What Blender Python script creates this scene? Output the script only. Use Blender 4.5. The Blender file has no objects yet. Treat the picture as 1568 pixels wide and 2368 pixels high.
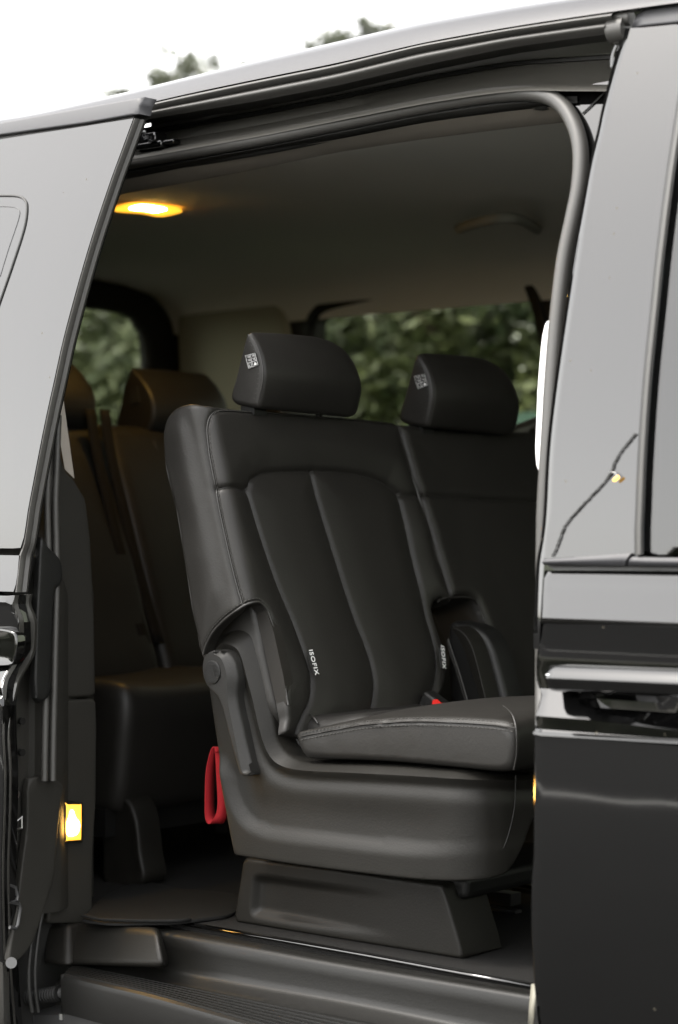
import bpy, bmesh, math, random
import numpy as np
from mathutils import Vector, Matrix
from mathutils.geometry import delaunay_2d_cdt
random.seed(7); rng = np.random.default_rng(7)
SC = bpy.context.scene
COL = SC.collection

# ------------------------------------------------------------------ camera, world, light
F, CX, HY = 4860.0, 784.0, 1204.0
CAM = np.array([1.94, -2.34, 1.13])
DV = np.array([-0.639, 0.7692, 0.0]); DV /= np.linalg.norm(DV)
RV = np.array([DV[1], -DV[0], 0.0])
ZV = np.array([0, 0, 1.0])
cd = bpy.data.cameras.new('camera'); cam = bpy.data.objects.new('camera', cd); COL.objects.link(cam)
cam.location = CAM
cam.rotation_euler = (math.radians(90), 0, math.atan2(-DV[0], DV[1]))
cd.sensor_fit = 'HORIZONTAL'; cd.sensor_width = 24; cd.lens = F / 1568 * 24
cd.shift_y = 20.5 / 1568
cd.clip_start = 0.05; cd.clip_end = 500
cd.dof.use_dof = True; cd.dof.focus_distance = 3.28; cd.dof.aperture_fstop = 3.2
SC.camera = cam
w = bpy.data.worlds.new('World'); SC.world = w; w.use_nodes = True
nt = w.node_tree; bg = nt.nodes['Background']
sky = nt.nodes.new('ShaderNodeTexSky'); sky.sky_type = 'NISHITA'; sky.sun_disc = False
SE, SR = math.radians(60), math.radians(222)
sky.sun_elevation = SE; sky.sun_rotation = SR
sky.air_density = 1.0; sky.dust_density = 1.6; sky.ozone_density = 1.0
hs = nt.nodes.new('ShaderNodeHueSaturation'); hs.inputs['Saturation'].default_value = 0.14
nt.links.new(sky.outputs[0], hs.inputs['Color']); wb = nt.nodes.new('ShaderNodeVectorMath'); wb.operation = 'MULTIPLY'; wb.inputs[1].default_value = (1.03, 1.0, .955)
nt.links.new(hs.outputs[0], wb.inputs[0]); nt.links.new(wb.outputs[0], bg.inputs[0])
bg.inputs[1].default_value = 0.12
sl = bpy.data.lights.new('sun', 'SUN'); sun = bpy.data.objects.new('sun', sl); COL.objects.link(sun)
sl.energy = 0.5; sl.angle = math.radians(18); sl.color = (1, .95, .88)
sd_ = Vector((math.sin(SR) * math.cos(SE), math.cos(SR) * math.cos(SE), math.sin(SE)))      # towards the sun
sun.rotation_euler = sd_.to_track_quat('Z', 'Y').to_euler()
vs = SC.view_settings
vs.view_transform = 'Standard'; vs.look = 'None'; vs.gamma = 1; vs.use_curve_mapping = False
vs.exposure = 2.92
cy = SC.cycles
cy.use_denoising = True
cy.max_bounces = 10; cy.diffuse_bounces = 5; cy.glossy_bounces = 5; cy.transparent_max_bounces = 12
cy.sample_clamp_indirect = 6

# ------------------------------------------------------------------ projection helpers
def ray(px, py):
    return DV + RV * ((px - CX) / F) + ZV * ((HY - py) / F)
def onY(px, py, y):
    d = ray(px, py); t = (y - CAM[1]) / d[1]; return CAM + d * t
def onX(px, py, x):
    d = ray(px, py); t = (x - CAM[0]) / d[0]; return CAM + d * t
def onZ(px, py, z):
    d = ray(px, py); t = (z - CAM[2]) / d[2]; return CAM + d * t
def onT(px, py, t):
    return CAM + ray(px, py) * t
def onP(px, py, O, N):
    d = ray(px, py); t = np.dot(np.array(O) - CAM, N) / np.dot(d, N); return CAM + d * t

# ------------------------------------------------------------------ materials
def mat(name, base, rough=.5, metal=0, coat=0, spec=.5, bump=0, bscale=400, var=0, vscale=8, emis=None, estr=0, ior=1.5,
        dirt=0, bkind='noise', croug=.03, sheen=0, wrinkle=0):
    m = bpy.data.materials.new(name); m.use_nodes = True
    n = m.node_tree.nodes; l = m.node_tree.links; b = n['Principled BSDF']
    b.inputs['Base Color'].default_value = (*base, 1)
    b.inputs['Roughness'].default_value = rough; b.inputs['Metallic'].default_value = metal
    b.inputs['Coat Weight'].default_value = coat; b.inputs['Coat Roughness'].default_value = croug
    b.inputs['IOR'].default_value = ior; b.inputs['Coat IOR'].default_value = 1.70
    b.inputs['Specular IOR Level'].default_value = spec
    if sheen: b.inputs['Sheen Weight'].default_value = sheen
    tc = n.new('ShaderNodeTexCoord')
    if var or dirt:
        no = n.new('ShaderNodeTexNoise'); no.inputs['Scale'].default_value = vscale; no.inputs['Detail'].default_value = 6
        l.new(tc.outputs['Object'], no.inputs['Vector'])
        if var:
            mr = n.new('ShaderNodeMapRange'); mr.inputs['From Min'].default_value = .3; mr.inputs['From Max'].default_value = .7
            mr.inputs['To Min'].default_value = 1 - var; mr.inputs['To Max'].default_value = 1 + var
            l.new(no.outputs['Fac'], mr.inputs['Value'])
            mx = n.new('ShaderNodeVectorMath'); mx.operation = 'SCALE'
            mx.inputs[0].default_value = base; l.new(mr.outputs[0], mx.inputs['Scale'])
            l.new(mx.outputs[0], b.inputs['Base Color'])
        if dirt:
            mr = n.new('ShaderNodeMapRange'); mr.inputs['From Min'].default_value = .35; mr.inputs['From Max'].default_value = .75
            mr.inputs['To Min'].default_value = rough; mr.inputs['To Max'].default_value = rough + dirt
            l.new(no.outputs['Fac'], mr.inputs['Value']); l.new(mr.outputs[0], b.inputs['Roughness'])
    if bump:
        if bkind == 'noise':
            t = n.new('ShaderNodeTexNoise'); t.inputs['Detail'].default_value = 3; o = t.outputs['Fac']
        else:
            t = n.new('ShaderNodeTexVoronoi'); o = t.outputs['Distance']
        t.inputs['Scale'].default_value = bscale
        l.new(tc.outputs['Object'], t.inputs['Vector'])
        bp = n.new('ShaderNodeBump'); bp.inputs['Strength'].default_value = bump; bp.inputs['Distance'].default_value = .001
        l.new(o, bp.inputs['Height']); l.new(bp.outputs[0], b.inputs['Normal'])
        if wrinkle:
            t2 = n.new('ShaderNodeTexNoise'); t2.inputs['Scale'].default_value = 22; t2.inputs['Detail'].default_value = 4; t2.inputs['Distortion'].default_value = .6
            l.new(tc.outputs['Object'], t2.inputs['Vector'])
            b2 = n.new('ShaderNodeBump'); b2.inputs['Strength'].default_value = wrinkle; b2.inputs['Distance'].default_value = .006
            l.new(t2.outputs['Fac'], b2.inputs['Height']); l.new(b2.outputs[0], bp.inputs['Normal'])
    if emis:
        b.inputs['Emission Color'].default_value = (*emis, 1); b.inputs['Emission Strength'].default_value = estr
    return m
M = {}
M['paint'] = mat('black_paint', (.002, .002, .002), .3, coat=1, croug=.055, spec=.0, ior=1.5, dirt=.03, vscale=30)
M['paint_edge'] = mat('black_paint_inner', (.028, .027, .024), .32, coat=.3)
M['gloss'] = mat('gloss_black_panel', (.003, .003, .003), .3, spec=.0, coat=1, ior=1.5, dirt=.05, vscale=25)
def dusty(m):
    n = m.node_tree.nodes; l = m.node_tree.links; b = n['Principled BSDF']
    tc = n.new('ShaderNodeTexCoord'); v = n.new('ShaderNodeTexVoronoi'); v.inputs['Scale'].default_value = 26
    l.new(tc.outputs['Object'], v.inputs['Vector'])
    a = n.new('ShaderNodeMath'); a.operation = 'LESS_THAN'; a.inputs[1].default_value = .055; l.new(v.outputs['Distance'], a.inputs[0])
    sp = n.new('ShaderNodeSeparateColor'); l.new(v.outputs['Color'], sp.inputs[0])
    c = n.new('ShaderNodeMath'); c.operation = 'GREATER_THAN'; c.inputs[1].default_value = .55; l.new(sp.outputs[0], c.inputs[0])
    q = n.new('ShaderNodeMath'); q.operation = 'MULTIPLY'; l.new(a.outputs[0], q.inputs[0]); l.new(c.outputs[0], q.inputs[1])
    mr = n.new('ShaderNodeMapRange'); mr.inputs['To Min'].default_value = 1; mr.inputs['To Max'].default_value = .55; l.new(q.outputs[0], mr.inputs['Value'])
    l.new(mr.outputs[0], b.inputs['Coat Weight'])
    mx = n.new('ShaderNodeMix'); mx.data_type = 'RGBA'; l.new(q.outputs[0], mx.inputs[0]); mx.inputs[6].default_value = b.inputs['Base Color'].default_value; mx.inputs[7].default_value = (.05, .045, .035, 1)
    l.new(mx.outputs[2], b.inputs['Base Color'])
def ripple(m):
    n = m.node_tree.nodes; l = m.node_tree.links; b = n['Principled BSDF']
    tc = n.new('ShaderNodeTexCoord'); v = n.new('ShaderNodeTexNoise'); v.inputs['Scale'].default_value = 3.5; v.inputs['Detail'].default_value = 2
    l.new(tc.outputs['Object'], v.inputs['Vector']); bp = n.new('ShaderNodeBump'); bp.inputs['Strength'].default_value = .3; bp.inputs['Distance'].default_value = .004
    l.new(v.outputs['Fac'], bp.inputs['Height']); l.new(bp.outputs[0], b.inputs['Coat Normal'])
dusty(M['paint']); dusty(M['gloss']); ripple(M['paint']); ripple(M['gloss'])
M['roofpaint'] = mat('roof_paint', (.010, .010, .013), .4, coat=.38, spec=.25)
M['recess'] = mat('lightened_recess', (.048, .046, .040), .4, coat=.3, croug=.2)  # recess paint lightened to make up for the little light inside
M['satin'] = mat('satin_black_trim', (.007, .0068, .0062), .4, spec=.22, bump=.05)
M['trimgrey'] = mat('grey_trim', (.035, .035, .038), .5)
M['rubber'] = mat('rubber_seal', (.045, .0435, .04), .5, bump=.05, bscale=200, spec=.6)
M['rubber_dark'] = mat('dark_rubber', (.015, .015, .014), .5)
M['leather'] = mat('black_leather', (.0135, .0125, .011), .48, spec=.34, bump=.10, bscale=300, wrinkle=.10, var=.08, vscale=20, bkind='voronoi')
M['leather_panel'] = mat('black_leather_panel', (.0115, .0108, .0098), .5, spec=.36, bump=.2, bscale=260, var=.08)
M['leather_lining'] = mat('brown_lining', (.013, .0115, .0095), .6, spec=.3, bump=.2, bscale=260)  # lining of the hinge cut-out, slightly browner than the seat leather
M['piping'] = mat('leather_piping', (.016, .015, .0135), .42)
M['thread'] = mat('stitch_thread', (.03, .029, .026), .7)
M['plastic'] = mat('grained_plastic', (.0088, .0082, .0068), .5, spec=.24, bump=.12, bscale=320, var=.1, vscale=9, bkind='voronoi')
M['sill'] = mat('sill_plastic', (.007, .0068, .006), .42, spec=.28, bump=.08, bscale=260, var=.1, bkind='voronoi')
M['plastic_grey'] = mat('smooth_grey_plastic', (.014, .0136, .0126), .5, spec=.28, bump=.15, bscale=300, bkind='voronoi')
M['plastic_dark'] = mat('dark_plastic', (.006, .006, .0056), .5, spec=.35, bump=.25, bscale=500, bkind='voronoi')
M['interior'] = mat('interior_trim', (.020, .019, .016), .6, spec=.3, bump=.2, bscale=500, var=.06)
M['interior_daylit'] = mat('daylit_interior_trim', (.30, .29, .22), .6)  # interior trim brightened as if lit through the rear window
M['headliner'] = mat('headliner_fabric', (.70, .685, .62), .95, bump=.3, bscale=900, sheen=.1)
M['handle_grey'] = mat('handle_grey', (.30, .295, .26), .7, spec=.2)
M['fabric'] = mat('fabric_edge', (.34, .31, .27), .9, bump=.5, bscale=700)
M['carpet'] = mat('floor_carpet', (.008, .0077, .0072), .95, spec=.2, bump=.8, bscale=500)
M['mat_rubber'] = mat('floor_mat_rubber', (.004, .004, .0037), .8, spec=.25, bump=.3, bscale=200)
M['metal'] = mat('steel', (.45, .45, .44), .3, metal=1)
M['metal_dark'] = mat('dark_steel', (.10, .10, .10), .45, metal=.7)
M['chrome'] = mat('polished_trim', (.6, .6, .6), .12, metal=1)
M['red'] = mat('red_webbing', (.17, .004, .007), .85, spec=.2, bump=.6, bscale=500)
M['belt'] = mat('belt_webbing', (.012, .011, .010), .95, spec=.1)
M['redbuckle'] = mat('red_button', (.6, .02, .015), .4)
M['white'] = mat('plain_white', (.8, .8, .8), .4)
M['cream'] = mat('cream_primer', (.22, .21, .17), .5)
M['tag'] = mat('black_tag', (.012, .012, .012), .6)
M['print'] = mat('white_print', (.75, .75, .74), .6)
M['amber_lamp'] = mat('amber_lamp', (.9, .5, .1), .3, emis=(1, .44, .03), estr=.28)
M['amber_core'] = mat('amber_core', (1, .8, .4), .3, emis=(1, .58, .13), estr=18)
M['asphalt'] = mat('asphalt', (.013, .013, .012), .9, bump=.8, bscale=120, var=.2, vscale=2)
M['bark'] = mat('bark', (.09, .07, .05), .9, bump=.8, bscale=30)
M['teal'] = mat('teal_fence_paint', (.05, .11, .09), .6)
M['ground_grass'] = mat('grass_ground', (.03, .045, .014), .95, var=.3, vscale=3)
def leafmat(name, c1, c2):
    m = bpy.data.materials.new(name); m.use_nodes = True
    n = m.node_tree.nodes; l = m.node_tree.links; b = n['Principled BSDF']
    tc = n.new('ShaderNodeTexCoord'); no = n.new('ShaderNodeTexNoise'); no.inputs['Scale'].default_value = 5
    no.inputs['Detail'].default_value = 4
    l.new(tc.outputs['Object'], no.inputs['Vector'])
    cr = n.new('ShaderNodeValToRGB'); cr.color_ramp.elements[0].position = .38; cr.color_ramp.elements[1].position = .66
    cr.color_ramp.elements[0].color = (*c1, 1); cr.color_ramp.elements[1].color = (*c2, 1)
    l.new(no.outputs['Fac'], cr.inputs[0]); l.new(cr.outputs[0], b.inputs['Base Color'])
    b.inputs['Roughness'].default_value = .4
    return m
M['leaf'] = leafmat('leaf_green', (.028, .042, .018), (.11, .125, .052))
M['leaf_hazed'] = leafmat('leaf_hazed', (.07, .08, .05), (.14, .15, .10))  # leaf colour lightened for haze and glare against the sky
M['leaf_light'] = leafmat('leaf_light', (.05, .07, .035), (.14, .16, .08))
def glass(name, tint, refl=1.5):
    m = bpy.data.materials.new(name); m.use_nodes = True
    n = m.node_tree.nodes; l = m.node_tree.links; n.remove(n['Principled BSDF']); out = n['Material Output']
    tr = n.new('ShaderNodeBsdfTransparent'); tr.inputs[0].default_value = (*tint, 1)
    gl = n.new('ShaderNodeBsdfGlossy'); gl.inputs['Roughness'].default_value = .02
    fr = n.new('ShaderNodeFresnel'); fr.inputs['IOR'].default_value = refl
    mx = n.new('ShaderNodeMixShader'); l.new(fr.outputs[0], mx.inputs[0]); l.new(tr.outputs[0], mx.inputs[1]); l.new(gl.outputs[0], mx.inputs[2])
    l.new(mx.outputs[0], out.inputs[0]); return m
M['glass_far'] = glass('tinted_glass', (.62, .64, .57), 1.3)
M['glass_door'] = glass('door_glass', (.10, .11, .11), 1.7)

# ------------------------------------------------------------------ object helpers
def empty(name, loc, label, cat, group=None):
    o = bpy.data.objects.new(name, None); COL.objects.link(o); o.location = loc
    o['label'] = label; o['category'] = cat
    if group: o['group'] = group
    return o
def link(name, me, m=None, parent=None, label=None):
    o = bpy.data.objects.new(name, me); COL.objects.link(o)
    if m is not None: me.materials.append(m)
    if parent is not None:
        o.parent = parent
        q = parent; off = Vector((0, 0, 0))
        while q is not None: off += q.location; q = q.parent
        o.location = -off
    if label: o['label'] = label
    return o
def mesh(name, V, Fc, m=None, parent=None, smooth=35, label=None):
    me = bpy.data.meshes.new(name); me.from_pydata([tuple(map(float, v)) for v in V], [], [tuple(map(int, f)) for f in Fc])
    bm = bmesh.new(); bm.from_mesh(me); bmesh.ops.remove_doubles(bm, verts=bm.verts, dist=1e-6)
    bmesh.ops.recalc_face_normals(bm, faces=bm.faces); bm.to_mesh(me); bm.free()
    if smooth:
        me.polygons.foreach_set('use_smooth', [True] * len(me.polygons)); me.set_sharp_from_angle(angle=math.radians(smooth))
    return link(name, me, m, parent, label)
class MB:
    def __init__(s): s.V = []; s.F = []
    def add(s, V, Fc):
        b = len(s.V); s.V += [tuple(map(float, v)) for v in V]; s.F += [tuple(int(i) + b for i in f) for f in Fc]; return s
    def box(s, c, d, rot=None):
        P = [np.array([sx * d[0] / 2, sy * d[1] / 2, sz * d[2] / 2]) for sx in (-1, 1) for sy in (-1, 1) for sz in (-1, 1)]
        if rot is not None: P = [np.array(rot @ Vector(p)) for p in P]
        P = [p + np.array(c) for p in P]
        return s.add(P, [(0, 1, 3, 2), (4, 6, 7, 5), (0, 4, 5, 1), (2, 3, 7, 6), (0, 2, 6, 4), (1, 5, 7, 3)])
    def tube(s, path, r, seg=12, cap=True, closed=False):
        V, Fc = tube_geo(path, r, seg, cap, closed); return s.add(V, Fc)
    def build(s, name, m, parent=None, smooth=35, label=None): return mesh(name, s.V, s.F, m, parent, smooth, label)
def tube_geo(path, r, seg=12, cap=True, closed=False):
    P = [np.array(p, float) for p in path]; n = len(P); V = []; Fc = []
    up = np.array([0.13, .21, .97])
    prev = None
    for i, p in enumerate(P):
        a = P[(i - 1) % n] if (closed or i > 0) else P[i]; b = P[(i + 1) % n] if (closed or i < n - 1) else P[i]
        t = b - a; t /= (np.linalg.norm(t) + 1e-12)
        if prev is None:
            x = np.cross(t, up); x /= np.linalg.norm(x)
        else:
            x = prev - t * np.dot(prev, t); x /= (np.linalg.norm(x) + 1e-12)
        prev = x; y = np.cross(t, x)
        rr = r[i] if hasattr(r, '__len__') else r
        for k in range(seg):
            a_ = 2 * math.pi * k / seg; V.append(p + (x * math.cos(a_) + y * math.sin(a_)) * rr)
    m = n if closed else n - 1
    for i in range(m):
        for k in range(seg):
            j = (i + 1) % n
            Fc.append((i * seg + k, i * seg + (k + 1) % seg, j * seg + (k + 1) % seg, j * seg + k))
    if cap and not closed:
        Fc.append(tuple(range(seg))[::-1]); Fc.append(tuple((n - 1) * seg + k for k in range(seg)))
    return V, Fc
def tube(name, path, r, m, parent=None, seg=12, closed=False, label=None):
    V, Fc = tube_geo(path, r, seg, True, closed); return mesh(name, V, Fc, m, parent, 50, label)
def cr(pts, per=6, closed=False):
    """Catmull-Rom through the points"""
    P = [np.array(p, float) for p in pts]; n = len(P); out = []
    for i in range(n if closed else n - 1):
        if closed: p0, p1, p2, p3 = P[i - 1], P[i], P[(i + 1) % n], P[(i + 2) % n]
        else: p0, p1, p2, p3 = P[max(i - 1, 0)], P[i], P[i + 1], P[min(i + 2, n - 1)]
        for k in range(per):
            t = k / per
            out.append(.5 * ((2 * p1) + (-p0 + p2) * t + (2 * p0 - 5 * p1 + 4 * p2 - p3) * t * t + (-p0 + 3 * p1 - 3 * p2 + p3) * t ** 3))
    if not closed: out.append(P[-1])
    return out
def resample(P, n=None, step=None, closed=False):
    P = [np.array(p, float) for p in P]
    if closed: P = P + [P[0]]
    A = np.array(P); L = np.concatenate([[0], np.cumsum(np.linalg.norm(np.diff(A, axis=0), axis=1))])
    if n is None: n = max(2, int(round(L[-1] / step)) + (0 if closed else 1))
    s = np.linspace(0, L[-1], n, endpoint=not closed)
    return np.stack([np.interp(s, L, A[:, k]) for k in range(A.shape[1])], 1)
def dpoly(U, poly, closed=False):
    """distance from points U (n,2) to a polyline; also the signed side"""
    A = np.array(poly, float)
    if closed: A = np.vstack([A, A[:1]])
    best = np.full(len(U), 1e9); side = np.zeros(len(U))
    for a, b in zip(A[:-1], A[1:]):
        ab = b - a; L = np.dot(ab, ab) + 1e-15
        t = np.clip(((U - a) @ ab) / L, 0, 1)
        d = U - (a + t[:, None] * ab); dd = np.hypot(d[:, 0], d[:, 1])
        m = dd < best
        best[m] = dd[m]; side[m] = np.sign(ab[0] * d[m, 1] - ab[1] * d[m, 0])
    return best, side
def inside(U, poly):
    A = np.array(poly); x, y = U[:, 0], U[:, 1]; c = np.zeros(len(U), bool); n = len(A)
    for i in range(n):
        x0, y0 = A[i]; x1, y1 = A[(i + 1) % n]
        if y0 == y1: continue
        c ^= ((y0 > y) != (y1 > y)) & (x < (x1 - x0) * (y - y0) / (y1 - y0) + x0)
    return c
def sst(a, b, x):
    t = np.clip((x - a) / (b - a), 0, 1); return t * t * (3 - 2 * t)
def relief(name, outline, to3, height=None, spacing=.01, depth=.02, holes=(), lines=(), r=0, m=None, parent=None, smooth=35, back=True, label=None):
    """a thick panel: outline in surface coordinates, front face displaced by height(U), edge rounded by r"""
    O = resample(outline, step=spacing, closed=True); H = [resample(h, step=spacing, closed=True) for h in holes]
    lo, hi = O.min(0), O.max(0)
    gx, gy = np.meshgrid(np.arange(lo[0] + spacing / 2, hi[0], spacing), np.arange(lo[1] + spacing / 2, hi[1], spacing * .92))
    gx = gx + (np.arange(gx.shape[0]) % 2)[:, None] * spacing / 2
    G = np.stack([gx.ravel(), gy.ravel()], 1); G = G[inside(G, O)]
    G = G[dpoly(G, O, True)[0] > spacing * .45]
    for h in H: G = G[~inside(G, h)]; G = G[dpoly(G, h, True)[0] > spacing * .45]
    Ls = [resample(q, step=spacing) for q in lines]
    for q in Ls: G = G[dpoly(G, q)[0] > spacing * .4]
    if r:
        rings = []
        for f in (.12, .35, .65, 1.0):
            for loop, s in [(O, 1)] + [(h, -1) for h in H]:
                A = np.roll(loop, 1, 0); B = np.roll(loop, -1, 0); t = B - A; nn = np.stack([-t[:, 1], t[:, 0]], 1); nn /= np.linalg.norm(nn, axis=1)[:, None] + 1e-12
                area = .5 * np.sum(loop[:, 0] * np.roll(loop[:, 1], -1) - np.roll(loop[:, 0], -1) * loop[:, 1])
                q = loop + nn * (np.sign(area) * s * r * f)
                q = q[inside(q, O)]; dd = dpoly(q, O, True)[0]
                for h in H:
                    kk = ~inside(q, h); q = q[kk]; dd = dd[kk]; dd = np.minimum(dd, dpoly(q, h, True)[0])
                rings.append(q[dd > r * f * .93])
        Rg = np.vstack(rings)
        if len(Rg):
            G = G[dpoly(G, O, True)[0] > r * 1.0 + spacing * .3] if r < spacing * 3 else G
            G = np.vstack([G, Rg])
    pts = [Vector(p) for p in O]; edges = [(i, (i + 1) % len(O)) for i in range(len(O))]
    for h in H:
        b = len(pts); pts += [Vector(p) for p in h]; edges += [(b + i, b + (i + 1) % len(h)) for i in range(len(h))]
    for q in Ls:
        q = q[inside(q, O)]
        b = len(pts); pts += [Vector(p) for p in q]; edges += [(b + i, b + i + 1) for i in range(len(q) - 1)]
    pts += [Vector(p) for p in G]
    V2, _, T, *_ = delaunay_2d_cdt(pts, edges, [], 0, 1e-7)
    U = np.array([tuple(v) for v in V2]); T = np.array([t for t in T if len(t) == 3])
    Cn = U[T].mean(1); k = inside(Cn, O)
    for h in H: k &= ~inside(Cn, h)
    T = T[k]
    h = height(U) if height is not None else np.zeros(len(U))
    if r:
        d = dpoly(U, O, True)[0]
        for q in H: d = np.minimum(d, dpoly(U, q, True)[0])
        dd = np.clip(r - d, 0, r); h = h - (r - np.sqrt(np.maximum(r * r - dd * dd, 0)))
    V = [to3(u, v, hh) for (u, v), hh in zip(U, h)]
    cnt = {}
    for t in T:
        for a, b in ((t[0], t[1]), (t[1], t[2]), (t[2], t[0])):
            cnt[(a, b)] = cnt.get((a, b), 0) + 1
    Fc = [tuple(t) for t in T]
    bd = [(a, b) for (a, b) in cnt if (b, a) not in cnt]
    n = len(V)
    if depth:
        if back:
            V += [to3(u, v, -depth) for (u, v) in U]; Fc += [tuple(x + n for x in t[::-1]) for t in T]
            Fc += [(b, a, a + n, b + n) for a, b in bd]
        else:
            idx = {}
            for a, b in bd:
                for q in (a, b):
                    if q not in idx: idx[q] = len(V); V.append(to3(U[q][0], U[q][1], -depth))
            Fc += [(b, a, idx[a], idx[b]) for a, b in bd]
    me = bpy.data.meshes.new(name); me.from_pydata([tuple(map(float, v)) for v in V], [], [tuple(map(int, f)) for f in Fc])
    bm = bmesh.new(); bm.from_mesh(me)
    bmesh.ops.delete(bm, geom=[v for v in bm.verts if not v.link_faces], context='VERTS')
    bmesh.ops.recalc_face_normals(bm, faces=bm.faces); bm.to_mesh(me); bm.free()
    me.polygons.foreach_set('use_smooth', [True] * len(me.polygons)); me.set_sharp_from_angle(angle=math.radians(smooth))
    return link(name, me, m, parent, label)
def grid(name, rows, m, parent=None, smooth=40, thick=0, closed=False, label=None, n=None):
    """loft through rows of 3D points"""
    n = n or max(len(r) for r in rows)
    R = [resample(r, n) for r in rows]; V = [p for r in R for p in r]; Fc = []
    k = len(R)
    for i in range(k if closed else k - 1):
        for j in range(n - 1):
            a = i * n + j; b = ((i + 1) % k) * n + j; Fc.append((a, a + 1, b + 1, b))
    if closed:
        Fc.append(tuple(i * n for i in range(k))[::-1]); Fc.append(tuple(i * n + n - 1 for i in range(k)))
    o = mesh(name, V, Fc, m, parent, smooth, label)
    if thick:
        md = o.modifiers.new('solid', 'SOLIDIFY'); md.thickness = thick; md.offset = 0
    return o
def puff(name, prof, to3, w0, w1, r0, r1=None, m=None, parent=None, n=72, crown=None, steps=16, label=None, smooth=60, power=2):
    """profile (closed, 2D) swept from w0 to w1 with rounded ends"""
    r1 = r0 if r1 is None else r1
    P = resample(prof, n, closed=True); c = P.mean(0)
    area = .5 * np.sum(P[:, 0] * np.roll(P[:, 1], -1) - np.roll(P[:, 0], -1) * P[:, 1])
    t = np.roll(P, -1, 0) - np.roll(P, 1, 0); nn = np.stack([t[:, 1], -t[:, 0]], 1) * np.sign(area); nn /= np.linalg.norm(nn, axis=1)[:, None] + 1e-12
    ws = []
    for k in range(9): a = math.pi / 2 * k / 8; ws.append((w0 + r0 * (1 - math.sin(a)), r0 * (1 - math.cos(a))))
    ws = ws[::-1]
    for k in range(1, steps): ws.append((w0 + r0 + (w1 - r1 - w0 - r0) * k / steps, 0))
    for k in range(9): a = math.pi / 2 * k / 8; ws.append((w1 - r1 * (1 - math.sin(a)), r1 * (1 - math.cos(a))))
    # ensure order
    ws = sorted(set(ws)); V = []; Fc = []
    ctr_ = (P.max(0) + P.min(0)) / 2; hf = (P.max(0) - P.min(0)) / 2
    for wv, ins in ws:
        s = (wv - (w0 + w1) / 2) / ((w1 - w0) / 2)
        Q = ctr_ + (P - ctr_) * np.maximum(1 - ins / hf, .15)
        if crown is not None: Q = crown(Q.copy(), s)
        V += [to3(a, b, wv) for a, b in Q]
    k = len(ws)
    for i in range(k - 1):
        for j in range(n):
            Fc.append((i * n + j, i * n + (j + 1) % n, (i + 1) * n + (j + 1) % n, (i + 1) * n + j))
    Fc.append(tuple(range(n))[::-1]); Fc.append(tuple((k - 1) * n + j for j in range(n)))
    return mesh(name, V, Fc, m, parent, smooth, label)
def XZ(y0=0):
    return lambda a, b, h: (a, y0 - h, b)          # panel facing -Y
def XZw(a, b, wv): return (a, wv, b)
def pxY(pts, y): return [onY(a, b, y)[[0, 2]] for a, b in pts]
def text(name, body, size, loc, xdir, ydir, m, parent, ext=.0002):
    c = bpy.data.curves.new(name, 'FONT'); c.body = body; c.size = size; c.extrude = ext; c.align_x = 'CENTER'; c.align_y = 'CENTER'; c.offset = size * .012; c.space_character = 1.12
    o = bpy.data.objects.new(name, c); COL.objects.link(o); c.materials.append(m)
    x = Vector(xdir).normalized(); y = Vector(ydir); y = (y - x * y.dot(x)).normalized(); z = x.cross(y)
    Mx = Matrix((x, y, z)).transposed().to_4x4(); Mx.translation = Vector(loc)
    o.parent = parent
    q = parent; off = Vector((0, 0, 0))
    while q is not None: off += q.location; q = q.parent
    Mx.translation = Vector(loc) - off
    o.matrix_local = Mx
    bpy.context.view_layer.update()
    me = bpy.data.meshes.new_from_object(o); nm = o.name; mx_ = o.matrix_local.copy(); bpy.data.objects.remove(o)
    o = bpy.data.objects.new(name, me); COL.objects.link(o); o.parent = parent; o.matrix_local = mx_
    return o

# ------------------------------------------------------------------ the ground
g = 160
def sheet(name, x0, x1, y0, y1, z, m, kind='structure'):
    o = mesh(name, [(x0, y0, z), (x1, y0, z), (x1, y1, z), (x0, y1, z)], [(0, 1, 2, 3)], m, None, 0); o['kind'] = kind; return o
sheet('ground', -g, g, -g, g, -.004, M['ground_grass'])
sheet('road', -30, 30, -7.5, 3.2, 0, M['asphalt'])

M['concrete'] = mat('paving_concrete', (.28, .27, .24), .9, bump=.3, bscale=60, var=.12, vscale=4)
M['road_paint'] = mat('road_paint', (.6, .6, .57), .8)
pv = mesh('added_pavement', [(x, y, z) for x in (-30, 30) for y, z in ((-6.2, -.01), (-6.2, .12), (-7.49, .12), (-7.49, -.01))], [(0, 1, 5, 4), (1, 2, 6, 5), (2, 3, 7, 6)], M['concrete'], None, 0); pv['kind'] = 'structure'  # unseen strip added to put a pale streak into the door's reflection
sheet('added_road_line', -30, 30, -2.98, -2.90, .004, M['road_paint'])  # line added out of view for a light streak in the lower door
# ------------------------------------------------------------------ side skin of the van
ZP = [.848, .855, .872, .906, .95, .995, 1.001, 1.04, 1.073]
YP = [-.042, -.036, -.035, -.006, -.004, -.012, -.016, -.006, 0.0]
def ys(z):
    if z > 1.073: a = z - 1.073; return a * .085 + a * a * .155
    if z < .848: a = .848 - z; return -.042 + .02 * a + .22 * a * a
    return float(np.interp(z, ZP, YP))
def onS(px, py, off=0):
    y = 0.0
    for _ in range(12):
        p = onY(px, py, y); y = ys(p[2]) + off
    return onY(px, py, y)
def side3(off):
    def f(x, z, h):
        e = .004; s = (ys(z + e) - ys(z - e)) / (2 * e)
        return (x, ys(z) + off - h, z)
    return f
def pxS(pts, off=0): return [onS(a, b, off)[[0, 2]] for a, b in pts]

van = empty('van', (0, .9, 0), 'glossy black van seen from the side with its sliding door open', 'van')

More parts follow.
